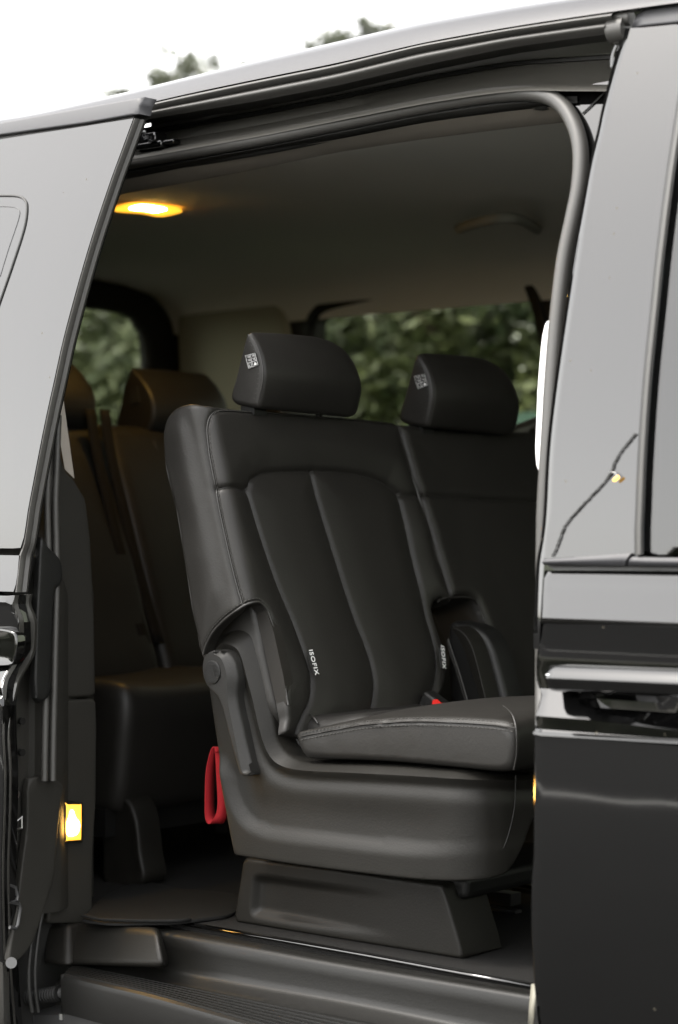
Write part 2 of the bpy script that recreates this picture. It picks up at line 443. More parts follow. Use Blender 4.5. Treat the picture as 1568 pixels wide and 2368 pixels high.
# ---- roof, gutter and the track recess above the door
PXS = [60, 326, 416, 601, 786, 981, 1182, 1333, 1483, 1568, 1760]
def curve(d, xs=None):
    k = sorted(d); return lambda x: float(np.interp(x, k, [d[q] for q in k]))
def smooth_row(c, y, x0, x1, n=60, dz=0):
    xs = np.linspace(x0, x1, n)
    v = np.array([c(x) for x in np.linspace(x0, x1, n)])
    for _ in range(3): v[1:-1] = (v[:-2] + 2 * v[1:-1] + v[2:]) / 4
    return [onY(x, q, y) + np.array([0, 0, dz]) for x, q in zip(xs, v)]
Gc = curve({-400: 350, 60: 296, 326: 241, 416: 219, 601: 180, 786: 143, 981: 96, 1182: 60, 1333: 37, 1483: 15.6, 1568: 4, 1760: -20})
Uc = curve({-400: 325, 60: 275, 301: 220, 416: 192, 601: 145, 786: 101, 981: 57, 1182: 23, 1333: 0, 1483: -20, 1568: -31, 1760: -54})
B1 = curve({60: 320, 321: 261, 601: 203, 786: 167, 981: 119, 1182: 83, 1333: 61, 1440: 47})
B2 = curve({60: 340, 321: 279, 601: 232, 786: 196, 981: 150, 1182: 109, 1333: 88, 1440: 74})
xa, xb = -200, 1760
r0 = smooth_row(Gc, .155, xa, xb, dz=-.004); r1 = smooth_row(Gc, .140, xa, xb); r3 = smooth_row(Uc, .21, xa, xb)
r2 = [(a * .6 + b * .4) + np.array([0, -.014, .006]) for a, b in zip(r1, r3)]
r2b = [(a * .25 + b * .75) + np.array([0, -.008, .007]) for a, b in zip(r1, r3)]
rows = [r0, r1, r2, r2b, r3]
for dy, dz in ((.06, .022), (.16, .045), (.35, .065), (.70, .075)): rows.append([p + np.array([0, dy, dz]) for p in r3])
zf = [np.array([p[0], 1.78, p[2] - .02]) for p in r3]; rows += [[p + np.array([0, .72, -.0]) + np.array([0, .35, .055]) for p in r3], zf]
grid('roof', rows, M['roofpaint'], van, 60, thick=.004)
def bulge(name, top, bot, y, out, m, x0, x1, n=9, step=.0):
    A = smooth_row(top, y, x0, x1, 80); B = smooth_row(bot, y, x0, x1, 80); R = []
    for k in range(n):
        t = k / (n - 1); a = math.pi * t
        R.append([p * (1 - t) + q * t + np.array([0, -out * math.sin(a), 0]) for p, q in zip(A, B)])
    return R
Gt = lambda x: Gc(x) + 4
ru1 = bulge('', Gt, B1, .145, .012, None, 60, 1424); ru2 = bulge('', B1, B2, .150, .015, None, 60, 1411)
grid('upper_weatherstrip', ru1, M['rubber'], van, 60)
grid('lower_weatherstrip', ru2, M['rubber'], van, 60)
# sealing lip ribs, each a fine nick along the strip
mb = MB()
for k in range(120):
    x = 800 + k * 5.1
    if x > 1400: break
    mb.tube([onY(x, B2(x) - 12, .1455), onY(x + 1, B2(x) - 2, .153)], .0006, 4)
mb.build('strip_ribs', M['rubber_dark'], van)
SealC = {60: 415, 301: 375, 416: 354, 601: 321, 786: 284, 981: 245, 1132: 222, 1217: 214, 1300: 216}
Sc = curve(SealC)
def rrow(f, y, x1=1424, x0=60): return smooth_row(f, y, x0, x1, 70)
mid = lambda x: (B2(x) + Sc(x)) / 2
rec = [rrow(lambda x: Gc(x) + 8, .165), rrow(lambda x: B2(x) - 4, .172), rrow(lambda x: B2(x) + 8, .215), rrow(lambda x: B2(x) + 16, .235),
       rrow(lambda x: mid(x) - 12, .24), rrow(lambda x: mid(x) - 10, .228), rrow(lambda x: mid(x) + 12, .225), rrow(lambda x: Sc(x) - 22, .198), rrow(lambda x: Sc(x) - 14, .172), rrow(lambda x: Sc(x) - 6, .168)]
grid('track_recess', rec, M['recess'], van, 50)
grid('door_track', [rrow(lambda x: mid(x) - 22, .236), rrow(lambda x: mid(x) - 20, .222), rrow(lambda x: mid(x) - 12, .222), rrow(lambda x: mid(x) - 10, .236)], M['satin'], van, 30)
# latch bracket of the track end
lb = MB()
for (x, y, wd, ht, dpt) in ((341, 291, .014, .012, .02), (336, 310, .03, .012, .03), (348, 322, .05, .02, .03), (352, 338, .07, .012, .03), (385, 330, .05, .008, .02)):
    lb.box(onY(x, y, .18), (wd, dpt, ht))
o = lb.build('track_end_bracket', M['paint'], van, 30)
md = o.modifiers.new('b', 'BEVEL'); md.width = .003; md.segments = 3
lb = MB(); lb.box(onY(343, 288, .165), (.016, .004, .008)); lb.box(onY(338, 318, .162), (.010, .004, .006)); lb.box(onY(352, 325, .162), (.016, .004, .004))
lb.build('bracket_clip', M['chrome'], van)

# ---- door seal: one rubber tube round the opening
seal_px = [(60, 418), (200, 393), (301, 375), (416, 354), (601, 321), (786, 284), (981, 245), (1100, 225), (1180, 216), (1235, 216), (1275, 226), (1306, 250), (1329, 290), (1341, 335),
           (1343, 385), (1338, 440), (1326, 500), (1309, 580), (1300, 640), (1289, 740), (1278, 879), (1271, 1000), (1265, 1090), (1260, 1184), (1258, 1300), (1257, 1450), (1257, 1560), (1257, 1700), (1257, 2000), (1258, 2250)]
def onSeal(a, b): return onS(a, b, .055)
sp = cr([onSeal(a, b) for a, b in seal_px], 8)
tube('door_seal', sp, .0117, M['rubber'], van, 20)
tube('seal_lip', [p + np.array([-.004, .022, -.012]) if i < 75 else p + np.array([-.004, .022, -.002]) for i, p in enumerate(sp)], .009, M['rubber_dark'], van, 12)
# painted corner of the body beside the seal
pc = [(1240, 198), (1268, 199), (1313, 212), (1340, 203), (1378, 192), (1408, 187), (1430, 180), (1420, 250), (1398, 330), (1385, 420), (1370, 520), (1330, 620), (1310, 600), (1330, 480), (1340, 380), (1335, 320), (1318, 262), (1280, 232)]
relief('pillar_flange', [onS(a, b, .066)[[0, 2]] for a, b in pc], side3(.066), spacing=.012, depth=.004, m=M['gloss'], parent=van)
tube('panel_seam', [onS(1347, 262, .064), onS(1375, 236, .064), onS(1405, 207, .064)], .0012, M['rubber_dark'], van, 6)
lb = MB(); lb.box(onY(1381, 210, .12), (.012, .003, .01))
# end caps of the strips and the hinge cover by the front door
cp = cr([onY(1411, 60, .15), onY(1420, 70, .14), onY(1430, 74, .145), onY(1460, 70, .15)], 5)
mb = MB(); mb.tube([onY(1414, 72, .155), onY(1450, 66, .155)], .018, 14); mb.tube([onY(1424, 92, .155), onY(1452, 88, .155)], .007, 12); mb.tube([onY(1426, 45, .155), onY(1460, 40, .155)], .011, 12)
mb.build('strip_end', M['rubber'], van, 50)
mb = MB(); mb.tube(cr([onY(1430, 106, .15), onY(1421, 130, .15), onY(1420, 155, .15)], 5), .006, 8); mb.tube(cr([onY(1438, 106, .15), onY(1433, 130, .15), onY(1428, 155, .15)], 5), .006, 8)
mb.build('hinge_cover', M['gloss'], van, 50)

# ---- front door with its pillar panel
edge = [(1476, 20), (1457.8, 64.7), (1428, 171), (1406.5, 268), (1384.6, 354), (1365, 451), (1346, 578), (1307, 829), (1282, 1030), (1274, 1184), (1267, 1214), (1258, 1292)]
def offset_px(pts, dx): return [(a + dx, b) for a, b in pts]
def poly_panel(name, pts, off, m, r=.004, depth=.02, spacing=.02, parent=van, holes=(), lines=(), height=None, smooth=35, label=None):
    return relief(name, pxS(pts, off), side3(off), height, spacing, depth, [pxS(h, off) for h in holes], [pxS(q, off) for q in lines], r, m, parent, smooth, label=label)
win_l = [(1580, 130), (1568, 216), (1541, 390), (1517, 578), (1504, 703), (1486, 879), (1474, 1055), (1468.7, 1184), (1467, 1214), (1467, 1282)]
ext = 1900
poly_panel('pillar_panel', cr(edge[1:], 4) + [(1475, 1285)] + cr(offset_px(win_l, 8)[::-1], 3) + [(1590, 60), (1568, 55)], 0, M['gloss'], r=0, spacing=.018)
fl = cr([onS(a, b, .018) for a, b in [(1440, 64), (1431, 102), (1417, 156), (1392, 250), (1382, 305), (1365, 378), (1348, 476), (1328, 578), (1306, 720), (1283, 879), (1266, 1030), (1257, 1184), (1250, 1250), (1240, 1310), (1238, 1430), (1238, 1500)]], 6)
fe = cr([onS(a, b, .0015) for a, b in [(1457.8, 64.7), (1445, 110), (1432, 156), (1410, 250), (1397, 305), (1379, 378), (1361, 476), (1346, 578), (1325, 720), (1302, 879), (1283, 1030), (1275, 1184), (1268, 1250), (1258, 1310), (1250, 1430), (1248, 1500)]], 6)
fm = [(a * .5 + b * .5) + np.array([-.003, -.005, 0]) for a, b in zip(fl, fe)]
fi = [p + np.array([.012, .035, 0]) for p in fl]
grid('door_edge', [fi, fl, fm, fe], M['gloss'], van, 50, n=90)
poly_panel('roof_trim', [(1457, 63), (1462, 48), (1470, 28), (1478, 20), (1568, 9), (1900, -30), (1900, 10), (1568, 52)], -.004, M['trimgrey'], r=.004, spacing=.02)
# window moulding and glass
wl = cr(win_l, 4)
grid('window_moulding', [[onS(a + dx, b, o) for a, b in wl] for dx, o in ((0, .004), (.5, -.004), (2, -.006), (20, -.006), (21.5, -.004), (22, .004))], M['rubber_dark'], van, 50, n=60)
grid('moulding_insert', [[onS(a + dx, b, o) for a, b in wl] for dx, o in ((5, -.006), (6, -.008), (11, -.0085), (15, -.008), (16, -.006))], M['rubber'], van, 50, n=60)
gl = offset_px(win_l, 20)
poly_panel('front_window', gl + [(2000, 1282), (2000, 60), (1600, 130)], .004, M['glass_door'], r=0, depth=.004, spacing=.03)
poly_panel('window_backing', offset_px(win_l, 20) + [(1750, 1282), (1750, 130)], .012, M['gloss'], r=0, depth=.003, spacing=.04)  # black gloss panel just behind the glass, keeps the window dark
# belt moulding, two lengths
def bar_on_skin(name, top, bot, off, out, m, parent=van):
    n = 14; R = []
    A = [onS(a, b, off) for a, b in top]; Bq = [onS(a, b, off) for a, b in bot]
    A = resample(A, 30); Bq = resample(Bq, 30)
    R.append([p + np.array([0, .02, 0]) for p in A])
    for k in range(7):
        t = k / 6; R.append([p * (1 - t) + q * t + np.array([0, -out * (math.sin(math.pi * min(1, t * .8 + .15))), 0]) for p, q in zip(A, Bq)])
    R.append([p + np.array([0, .02, 0]) for p in Bq])
    return grid(name, R, m, parent, 40, closed=True)
bar_on_skin('belt_moulding', [(1260, 1292), (1350, 1286), (1462, 1279)], [(1259, 1306), (1350, 1307), (1446, 1308)], -.003, .006, M['trimgrey'])
bar_on_skin('belt_moulding', [(1466, 1287), (1520, 1289), (1900, 1292)], [(1453, 1308), (1520, 1309), (1900, 1314)], -.003, .006, M['trimgrey'])
poly_panel('belt_gap', [(1257, 1300), (1900, 1306), (1900, 1322), (1254, 1318)], .004, M['rubber_dark'], r=0, depth=.01, spacing=.03)
# lower door skin
zl = [z for z in ZP]
dl = [(1254, 1319), (1250, 1380), (1248.7, 1426), (1248, 1462), (1240, 1500), (1236, 1534), (1238, 1580), (1247, 1605), (1242, 1630), (1233, 1666), (1232, 1704), (1231, 1775), (1229.7, 1976), (1226, 2016), (1224, 2127), (1232, 2277), (1240, 2367), (1246, 2440)]
door_o = pxS(cr(dl, 3), 0)
door_o = door_o + [np.array([1.45, .36]), np.array([1.45, 1.066])]
scoop = pxS(cr([(1329, 1601), (1343, 1632), (1357, 1657), (1374, 1667)], 4) + [(1568, 1688), (1900, 1722), (1900, 1580), (1568, 1600)], 0)
def sk_h(U):
    i = inside(U, scoop); d = dpoly(U, scoop, True)[0]
    yy = np.array([ys(z) for z in U[:, 1]])
    k = np.where(i, sst(0, .006, d), 0)
    return k * (yy - .006)
lines = [[(-.1, z), (1.6, z)] for z in zl if .84 < z < 1.07] + [np.vstack([scoop, scoop[:1]])]
relief('door_skin', door_o, side3(0), sk_h, .0125, .02, (), lines, .006, M['paint'], van, 16, back=False)
# the door handle bar
hp = []
for (zz, yy) in ((0, .01), (0, -.022), (-.006, -.030), (-.016, -.035), (-.030, -.028), (-.034, -.020), (-.035, .01)): hp.append((zz, yy))
p0 = onS(1288, 1536, -.01); p1 = onS(1568, 1547, -.01)
dirx = (p1 - p0) / np.linalg.norm(p1 - p0)
R = []
for i, s in enumerate((0, .002, .006, .014, .24)):
    sc = (.75, .9, .97, 1, 1)[i]
    R.append([p0 + dirx * s + np.array([0, (q[1]) * sc, -.0185 + (q[0] + .0185) * sc]) for q in hp])
Vh = [p for r in R for p in r]; nh = len(hp); Fh = [(i * nh + j, i * nh + (j + 1) % nh, (i + 1) * nh + (j + 1) % nh, (i + 1) * nh + j) for i in range(4) for j in range(nh)]
Fh += [tuple(range(nh)), tuple(4 * nh + j for j in range(nh))]
hd = mesh('door_handle', Vh, Fh, M['paint'], van, 30); md = hd.modifiers.new('b', 'BEVEL'); md.width = .0025; md.segments = 3; md.limit_method = 'ANGLE'
tube('handle_strip', [p0 + dirx * s + np.array([0, -.031, -.012]) for s in (.004, .24)], .0014, M['chrome'], hd, 8)
grid('chrome_line', [[onS(a, b + dy, o) for a, b in ((1233, 1697), (1400, 1706), (1568, 1716), (1760, 1730))] for dy, o in ((-7, 0), (-6, -.005), (0, -.006), (3, -.005), (5, 0))], M['gloss'], van, 30)
grid('crease_line', [[onS(a, b + dy, o) for a, b in ((1250, 1434), (1400, 1436), (1568, 1441), (1760, 1446))] for dy, o in ((-2, 0.001), (0, -.003), (5, -.003), (8, 0.001))], M['satin'], van, 30)
# bright metal strip in the lower corner of the door opening
grid('sill_end_strip', [[onY(a, b, .02) for a, b in ((1243, 2275), (1238, 2310), (1232, 2380))], [onY(a, b, .03) for a, b in ((1230, 2275), (1226, 2310), (1222, 2380))]], M['cream'], van, 30, thick=.002)

# white plate standing for the sky's reflection on the pillar, past the seal
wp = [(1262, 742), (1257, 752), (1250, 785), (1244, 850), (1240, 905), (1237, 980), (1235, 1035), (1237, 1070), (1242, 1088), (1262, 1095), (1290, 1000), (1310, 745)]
relief('pillar_sky_reflection', pxY(cr(wp, 4, True), .135), XZ(.135), None, .008, .02, (), (), .005, M['white'], van, 50)
# pillar structure behind
grid('pillar_trim', [[p + np.array([.0, .0, 0]) for p in sp[150:]], [p + np.array([.03, .05, 0]) for p in sp[150:]], [p + np.array([.06, .12, 0]) for p in sp[150:]], [p + np.array([.14, .12, 0]) for p in sp[150:]]], M['interior'], van, 50)
grid('pillar_shell', [fi, [p + np.array([.02, .06, 0]) for p in fi], [p + np.array([.12, .06, 0]) for p in fi]], M['paint_edge'], van, 50)

# ---- the sliding door, pushed back along the side
SO = -.10
le = [(308, 273.5), (280, 350), (250.6, 431), (200.5, 585), (150, 768), (125, 879), (100, 994), (67, 1165), (62, 1198), (52, 1262)]
sd_glass = pxS(cr(le, 4), SO); sd_glass[-1] = sd_glass[-1]
zt = sd_glass[-1][1]
lx = -1.75
poly = sd_glass + [np.array([sd_glass[-1][0] - .006, zt - .004]), np.array([lx, zt - .004])]
tl = pxS([(0, 322)], SO)[0]
poly += [np.array([lx, tl[1] - .06])] + pxS([(0, 322), (80, 309), (160, 297), (240, 284)], SO)
relief('sliding_door_panel', poly, side3(SO), None, .02, .03, (), (), 0, M['gloss'], van, 30)
bl = [(44, 1284), (40, 1330), (33.5, 1368)]
q = pxS(bl, SO)
relief('sliding_door_shoulder', q + [np.array([lx, q[-1][1]]), np.array([lx, q[0][1]])], side3(SO), None, .015, .03, (), [[(-1.7, 1.04), (-.4, 1.04)]], 0, M['paint'], van, 16)
# inner skin and lower skin
ll = [(31, 1376), (29, 1400), (41, 1433), (42, 1475), (36, 1516), (9, 1569), (5, 1600), (5, 1700), (9, 1780), (8, 1880), (4, 2026), (9, 2230), (20, 2380)]
q = pxS(cr(ll, 3), SO)
lo = q + [np.array([q[-1][0] - .0, .26]), np.array([lx, .26]), np.array([lx, q[0][1]])]
relief('sliding_door_skin', lo, side3(SO), None, .015, .03, (), [[(-1.7, z), (-.4, z)] for z in zl if z > .84], .004, M['paint'], van, 16)
def stripe(name, path, widths, m, n=80):
    return grid(name, [[p + np.array(wd) for p in path] for wd in widths], m, van, 45, n=n)
P_up = cr([onS(a + 1, b, SO) for a, b in le + [(44, 1284), (34, 1369)]], 5)
stripe('door_edge_rubber', P_up, [(-.004, .003, 0), (.003, 0, 0), (.005, .007, 0), (.003, .012, 0), (.006, .018, 0), (.002, .025, 0), (-.03, .028, 0)], M['rubber'])
P_lo = cr([onS(a, b, SO) for a, b in ll], 5)
def stripe_t(name, path, widths, m, n=80):
    fz_ = [.42 + .58 * float(sst(.80, .90, p[2])) for p in path]
    return grid(name, [[p + np.array(wd) * f for p, f in zip(path, fz_)] for wd in widths], m, van, 45, n=n)
stripe_t('door_edge_flange', P_lo, [(-.004, .004, 0), (.002, .001, 0), (.004, .008, 0), (-.004, .016, 0), (-.004, .024, 0), (.005, .03, 0), (.004, .036, 0), (-.02, .04, 0)], M['paint_edge'], 110)
# pressed line of the side window and the top trim
tube('window_groove', cr([onS(a, b, SO - .0005) for a, b in ((-60, 452), (0, 452), (38, 453), (56, 461), (62.5, 480), (56, 528), (30, 610), (0, 697), (-30, 785))], 6), .0022, M['rubber_dark'], van, 8)
tube('window_groove_inner', cr([onS(a, b, SO - .0002) for a, b in ((-60, 478), (0, 477), (32, 479), (45, 487), (42, 510), (20, 575), (0, 640))], 6), .0007, M['trimgrey'], van, 6)
tt = [(332, 223), (328, 232), (316, 255), (318, 263), (200, 284), (0, 312), (-200, 345), (-400, 380), (-400, 350), (-200, 318), (0, 282), (100, 264), (200, 246), (300, 228)]
relief('sliding_door_top_trim', [onS(a, b, SO - .004)[[0, 2]] for a, b in tt], side3(SO - .004), None, .015, .03, (), (), .004, M['trimgrey'], van, 30)
relief('top_trim_gap', [onS(a, b, SO + .004)[[0, 2]] for a, b in [(318, 262), (314, 276), (0, 326), (-400, 398), (-400, 370), (0, 305)]], side3(SO + .004), None, .02, .03, (), (), 0, M['rubber_dark'], van, 30)
relief('sliding_door_inner', [np.array([a[0] - .17, a[1]]) for a in pxS(le + [(44, 1284), (34, 1369)] + ll[::2], SO)] + [np.array([lx + .05, .28]), np.array([lx + .05, 1.66])], side3(SO + .035), None, .04, .03, (), (), 0, M['interior'], van, 30)
# door handle cup seen on the far left
relief('side_handle', pxS(cr([(-60, 1455), (0, 1453), (30, 1461), (37, 1470), (36, 1510), (28, 1535), (0, 1540), (-60, 1540)], 3), SO - .012), side3(SO - .012), None, .008, .02, (), (), .004, M['paint'], van, 30)
# edge hardware
def XP(x0): return lambda a, b, h: (x0 + h, a, b)
def pxX(pts, x): return [onX(a, b, x)[[1, 2]] for a, b in pts]
hx = -.615
mb = MB(); c = onX(31, 1836, hx); mb.tube([c, c + np.array([.008, 0, 0])], .007, 20); mb.build('screw_head', M['metal'], van)
mb = MB(); c = onX(47, 1667, hx); mb.tube([c, c + np.array([.006, 0, 0])], .006, 16); mb.build('rubber_stop', M['plastic_dark'], van); mb = MB(); c = onX(47, 1739, hx); mb.tube([c, c + np.array([.006, 0, 0])], .006, 16); mb.build('rubber_stop', M['plastic_dark'], van)
mb = MB(); mb.tube([onX(a, b, hx + .01) for a, b in ((24, 1871), (36, 1900), (50, 1888), (50, 1915), (36, 1918), (32, 1932), (22, 1930))], .0025, 6); mb.build('latch_claw', M['metal'], van)
mb = MB(); mb.tube([onX(a, b, hx + .01) for a, b in ((20, 2045), (36, 2052), (41, 2072), (38, 2082), (22, 2086), (44, 2090), (47, 2100), (41, 2138), (36, 2146), (22, 2144))], .003, 8); mb.build('lower_latch', M['metal_dark'], van); mb = MB(); mb.tube([onX(26, 2226, hx + .01), onX(26, 2226, hx + .02)], .009, 18); mb.build('door_stop', M['metal_dark'], van)
relief('door_edge_plate', pxX([(10, 1440), (70, 1440), (72, 1600), (66, 1800), (58, 1900), (48, 2030), (38, 2110), (22, 2215), (24, 2380), (8, 2380), (0, 1700)], hx - .012), XP(hx - .012), None, .02, .02, (), (), .002, M['paint_edge'], van)

# ---- rear jamb of the doorway
jz0, jz1 = .49, 1.80
jp = [(-.66, -.06), (-.62, -.035), (-.615, .02), (-.635, .06), (-.66, .10), (-.665, .145), (-.70, .17), (-.80, .18), (-1.9, .19)]
def jrow(z):
    s = max(0, (z - 1.05)) * .17
    f = -.11 * float(sst(1.02, 1.22, z))
    return [np.array([x + f, y + (s if y < .12 else s * .6), z]) for x, y in jp]
grid('door_jamb', [jrow(z) for z in np.linspace(jz0, jz1, 24)], M['interior'], van, 30, n=60)
J = -.612
def jamb_panel(name, pts, x, m, r=.004, d=.012, sp_=.01):
    return relief(name, pxX(pts, x), XP(x), None, sp_, d, (), (), r, m, van, 35)
jamb_panel('jamb_cover', cr([(84, 1614), (84.6, 1464), (90, 1354), (96, 1244), (110, 1261), (140, 1292), (146, 1312), (145, 1343), (140, 1354), (130, 1362), (126, 1380), (122, 1480), (118, 1575), (123, 1598), (114, 1612)], 3, True), J + .03, M['plastic_dark'], .004)
jamb_panel('jamb_lower_cover', cr([(70, 1801), (143, 1809), (141.5, 1857), (133, 1938), (125, 2026), (102, 2107), (73, 2186), (30, 2230), (23, 2200), (38, 2113), (48, 2029), (63, 1909)], 3, True), J + .004, M['interior'], .003)
jamb_panel('pillar_lower_trim', [(136, 1620), (222, 1616), (224.6, 1676), (223, 1851), (216, 1968), (214, 2135), (110, 2135), (125, 2026), (136, 1900)], J - .02, M['interior'], .004)
jamb_panel('pillar_upper_trim', [(110, 1000), (140, 1040), (152, 1088), (172, 1106), (200, 1154), (211, 1244), (220, 1420), (223, 1611), (136, 1615), (130, 1300), (118, 1150)], J - .02, M['interior'], .006)
for dx in (0, 19):
    tube('jamb_seal', cr([onX(a + dx, b, J + .018) for a, b in ((116, 960), (112, 1080), (109, 1160), (111, 1250), (112, 1350), (109, 1480), (106, 1620), (104, 1720), (103, 1805))], 6), .0055, M['rubber'], van, 12)
for dx in (0, 14):
    tube('jamb_cable', cr([onX(a + dx, b, J - .01) for a, b in ((88, 2090), (80, 2130), (73, 2175), (68, 2225), (67, 2262), (69, 2300), (75, 2340))], 6), .0035, M['rubber_dark'], van, 10)
relief('lamp_frame', pxX(cr([(152, 1858), (190, 1857), (193, 1861), (192, 1943), (188, 1946), (156, 1947), (152, 1943)], 2, True), J - .01), XP(J - .01), None, .004, .010, (), (), .002, M['plastic_dark'], van)
lr = relief('courtesy_lamp', pxX(cr([(155, 1862), (158, 1860), (187, 1860), (190, 1863), (189, 1938), (186, 1942), (158, 1944), (155, 1940)], 2, True), J - .008), XP(J - .008), None, .004, .012, (), (), .003, M['amber_lamp'], van)
M['lamp_core'] = mat('lamp_core', (1, .8, .4), .3, emis=(1, .58, .13), estr=9)
relief('lamp_bulb', pxX(cr([(169, 1872), (176, 1890), (184, 1900), (185, 1915), (178, 1930), (160, 1932), (158, 1905), (163, 1890)], 4, True), J - .004), XP(J - .004), None, .004, .004, (), (), .001, M['lamp_core'], lr)
# seat belt guide
mb = MB(); V = [onX(143, 900, -.66), onX(147, 925, -.66), onX(172, 1106, -.66), onX(150, 1085, -.66), onX(133, 985, -.66)]
mesh('seat_belt', V, [(0, 1, 2, 3, 4)], M['fabric'], van)

relief('jamb_foot', [np.array(p) for p in ((-.075, .20), (.15, .20), (.15, .488), (-.075, .488))], XP(-.67), None, .05, .02, (), (), 0, M['rubber_dark'], van, 30)
# ---- step, sill and floor
fz = .475
sl_top = [(60, 2092), (200, 2118), (366, 2146), (560, 2180), (785, 2221), (1000, 2257), (1227, 2295), (1400, 2325)]
def srow(dy, y, arr=sl_top, y2=None):
    return cr([onY(a, b + dy, y) for a, b in arr], 5)
step_in = [(150, 2205), (250, 2222), (411, 2253), (600, 2288), (785, 2320), (966, 2356), (1227, 2412), (1400, 2450)]
R = [srow(-9, .150), srow(-6, .118), srow(-2, .104), srow(2, .096), srow(8, .089), srow(18, .085)]
lowr = [onY(a, b, .080) for a, b in step_in]; lowr = cr(lowr, 5)
R2 = R[-1]
mk = lambda t, dy: [p * (1 - t) + q * t + np.array([0, dy, 0]) for p, q in zip(resample(R2, 40), resample(lowr, 40))]
R += [mk(.3, .001), mk(.7, .001), mk(.86, .0), mk(.95, -.003), mk(1, -.010), [p + np.array([0, -.022, -.006]) for p in resample(lowr, 40)], [p + np.array([0, -.038, -.008]) for p in resample(lowr, 40)]]
grid('sill_trim', R, M['sill'], van, 60, n=90)
# ribbed tread
tz = float(np.mean([p[2] for p in lowr])) - .012
ti = [np.array([p[0], p[1] - .03, tz]) for p in resample(lowr, 40)]
# outer edge
oe = cr([onZ(a, b, tz) for a, b in ((150, 2256), (250, 2281), (351, 2305), (551, 2361), (750, 2417), (960, 2478))], 6)
ti = [p for p in ti if p[0] < oe[-1][0]]
R = []; nr = 7
ti_ = resample(cr([onZ(175, 2235, tz)] + [np.array(p) for p in ti[3::6]], 6), 80); oe_ = resample(oe, 80)
for k in range(nr):
    t0 = (k + .12) / (nr); 
    for t, dz in ((k / nr, 0), ((k + .38) / nr, 0), ((k + .46) / nr, .0065), ((k + .92) / nr, .0065), ((k + 1.0) / nr, 0)):
        tt_ = t * .97
        R.append([p * (1 - tt_) + q * tt_ + np.array([0, 0, dz]) for p, q in zip(ti_, oe_)])
R.append([q + np.array([0, 0, .004]) for q in oe_]); R.append([q + np.array([0.002, -.006, .001]) for q in oe_]); R.append([q + np.array([0.002, -.009, -.008]) for q in oe_]); R.append([q + np.array([0, -.004, -.06]) for q in oe_]); R.append([q + np.array([0, .05, -.065]) for q in oe_])
grid('step_tread', R, M['satin'], van, 30, n=90)
e0 = oe_[0]
grid('step_end_cap', [[ti_[0] + np.array([0, .03, 0]), oe_[0] + np.array([0, -.006, .002])], [ti_[0] + np.array([0, .03, -.06]), oe_[0] + np.array([0, -.004, -.06])]], M['satin'], van, 30, thick=.006)
# raised block at the rear end of the sill
def block(name, px_top, px_bot, y, m):
    pass
mb = MB()
def hexa(name, front, back, m, bev=.008, parent=van):
    n = len(front); V = list(front) + list(back); Fc = [tuple(range(n)), tuple(range(n, 2 * n))[::-1]] + [(i, (i + 1) % n, n + (i + 1) % n, n + i) for i in range(n)]
    o = mesh(name, V, Fc, m, parent, 30); md = o.modifiers.new('b', 'BEVEL'); md.width = bev; md.segments = 4; md.limit_method = 'ANGLE'; md.harden_normals = False
    return o
f = [onY(158, 2137, .075), onY(364, 2147, .03), onY(382, 2238, .0), onY(158, 2232, .03)]
bk = [onY(175, 2120, .14), onY(374, 2142, .14), onY(400, 2235, .14), onY(168, 2215, .14)]
hexa('sill_block', f, bk, M['plastic'], .012)
f = [onY(107, 2136, .05), onY(156, 2136, .05), onY(157, 2236, .02), onY(95, 2230, .02)]
bk = [p + np.array([.0, .09, 0]) for p in f]
hexa('sill_end_block', f, bk, M['plastic'], .010)
# rail on top of the sill and the dark gap
grid('seat_rail_cover', [[onY(a, b, .135) for a, b in ((420, 2131), (700, 2177), (984, 2228), (1227, 2272), (1330, 2290))], [onY(a, b, .125) for a, b in ((420, 2137), (700, 2184), (984, 2237), (1227, 2283), (1330, 2300))]], M['paint'], van, 30, thick=.003)
relief('floor', [np.array(p) for p in ((-2.0, .13), (1.45, .13), (1.45, 1.74), (-2.0, 1.74))], lambda a, b, h: (a, b, fz + h), None, .2, .05, (), (), 0, M['carpet'], van)
# under the step: corrugated hose, frame rail with bolts
hp0, hp1 = onY(12, 2306, .00), onY(142, 2296, .0)
n = 44; pth = [hp0 + (hp1 - hp0) * i / (n * 2) + np.array([0, 0, -.003 * math.sin(math.pi * i / (n * 2))]) for i in range(n * 2)]
tube('corrugated_hose', pth, [.0135 if (i // 2) % 2 else .0105 for i in range(n * 2)], M['plastic_dark'], van, 16)
mb = MB(); mb.tube([hp1, hp1 + (hp1 - hp0) * .06], .009, 12); mb.build('hose_clip', M['metal_dark'], van)
rl = [onY(20, 2338, .02), onY(200, 2335, .02), onY(400, 2368, .02)]
grid('frame_rail', [[p + np.array([0, .08, 0.004]) for p in rl], rl, [p + np.array([0, -.01, -.006]) for p in rl], [p + np.array([0, -.01, -.06]) for p in rl]], M['metal_dark'], van, 30)
for a, b in ((143, 2357), (265, 2343), (218, 2354), (315, 2358), (300, 2352)):
    c = onY(a, b, .01); mb = MB(); mb.tube([c, c + np.array([0, 0, .010])], .005, 6); mb.build('bolt', M['metal'], van)
relief('rocker_panel', [np.array(p) for p in ((-2.05, .24), (1.45, .24), (1.45, .40), (.5, .36), (-.6, .36), (-2.05, .40))], XZ(.06), None, .06, .08, (), (), .01, M['paint_edge'], van)

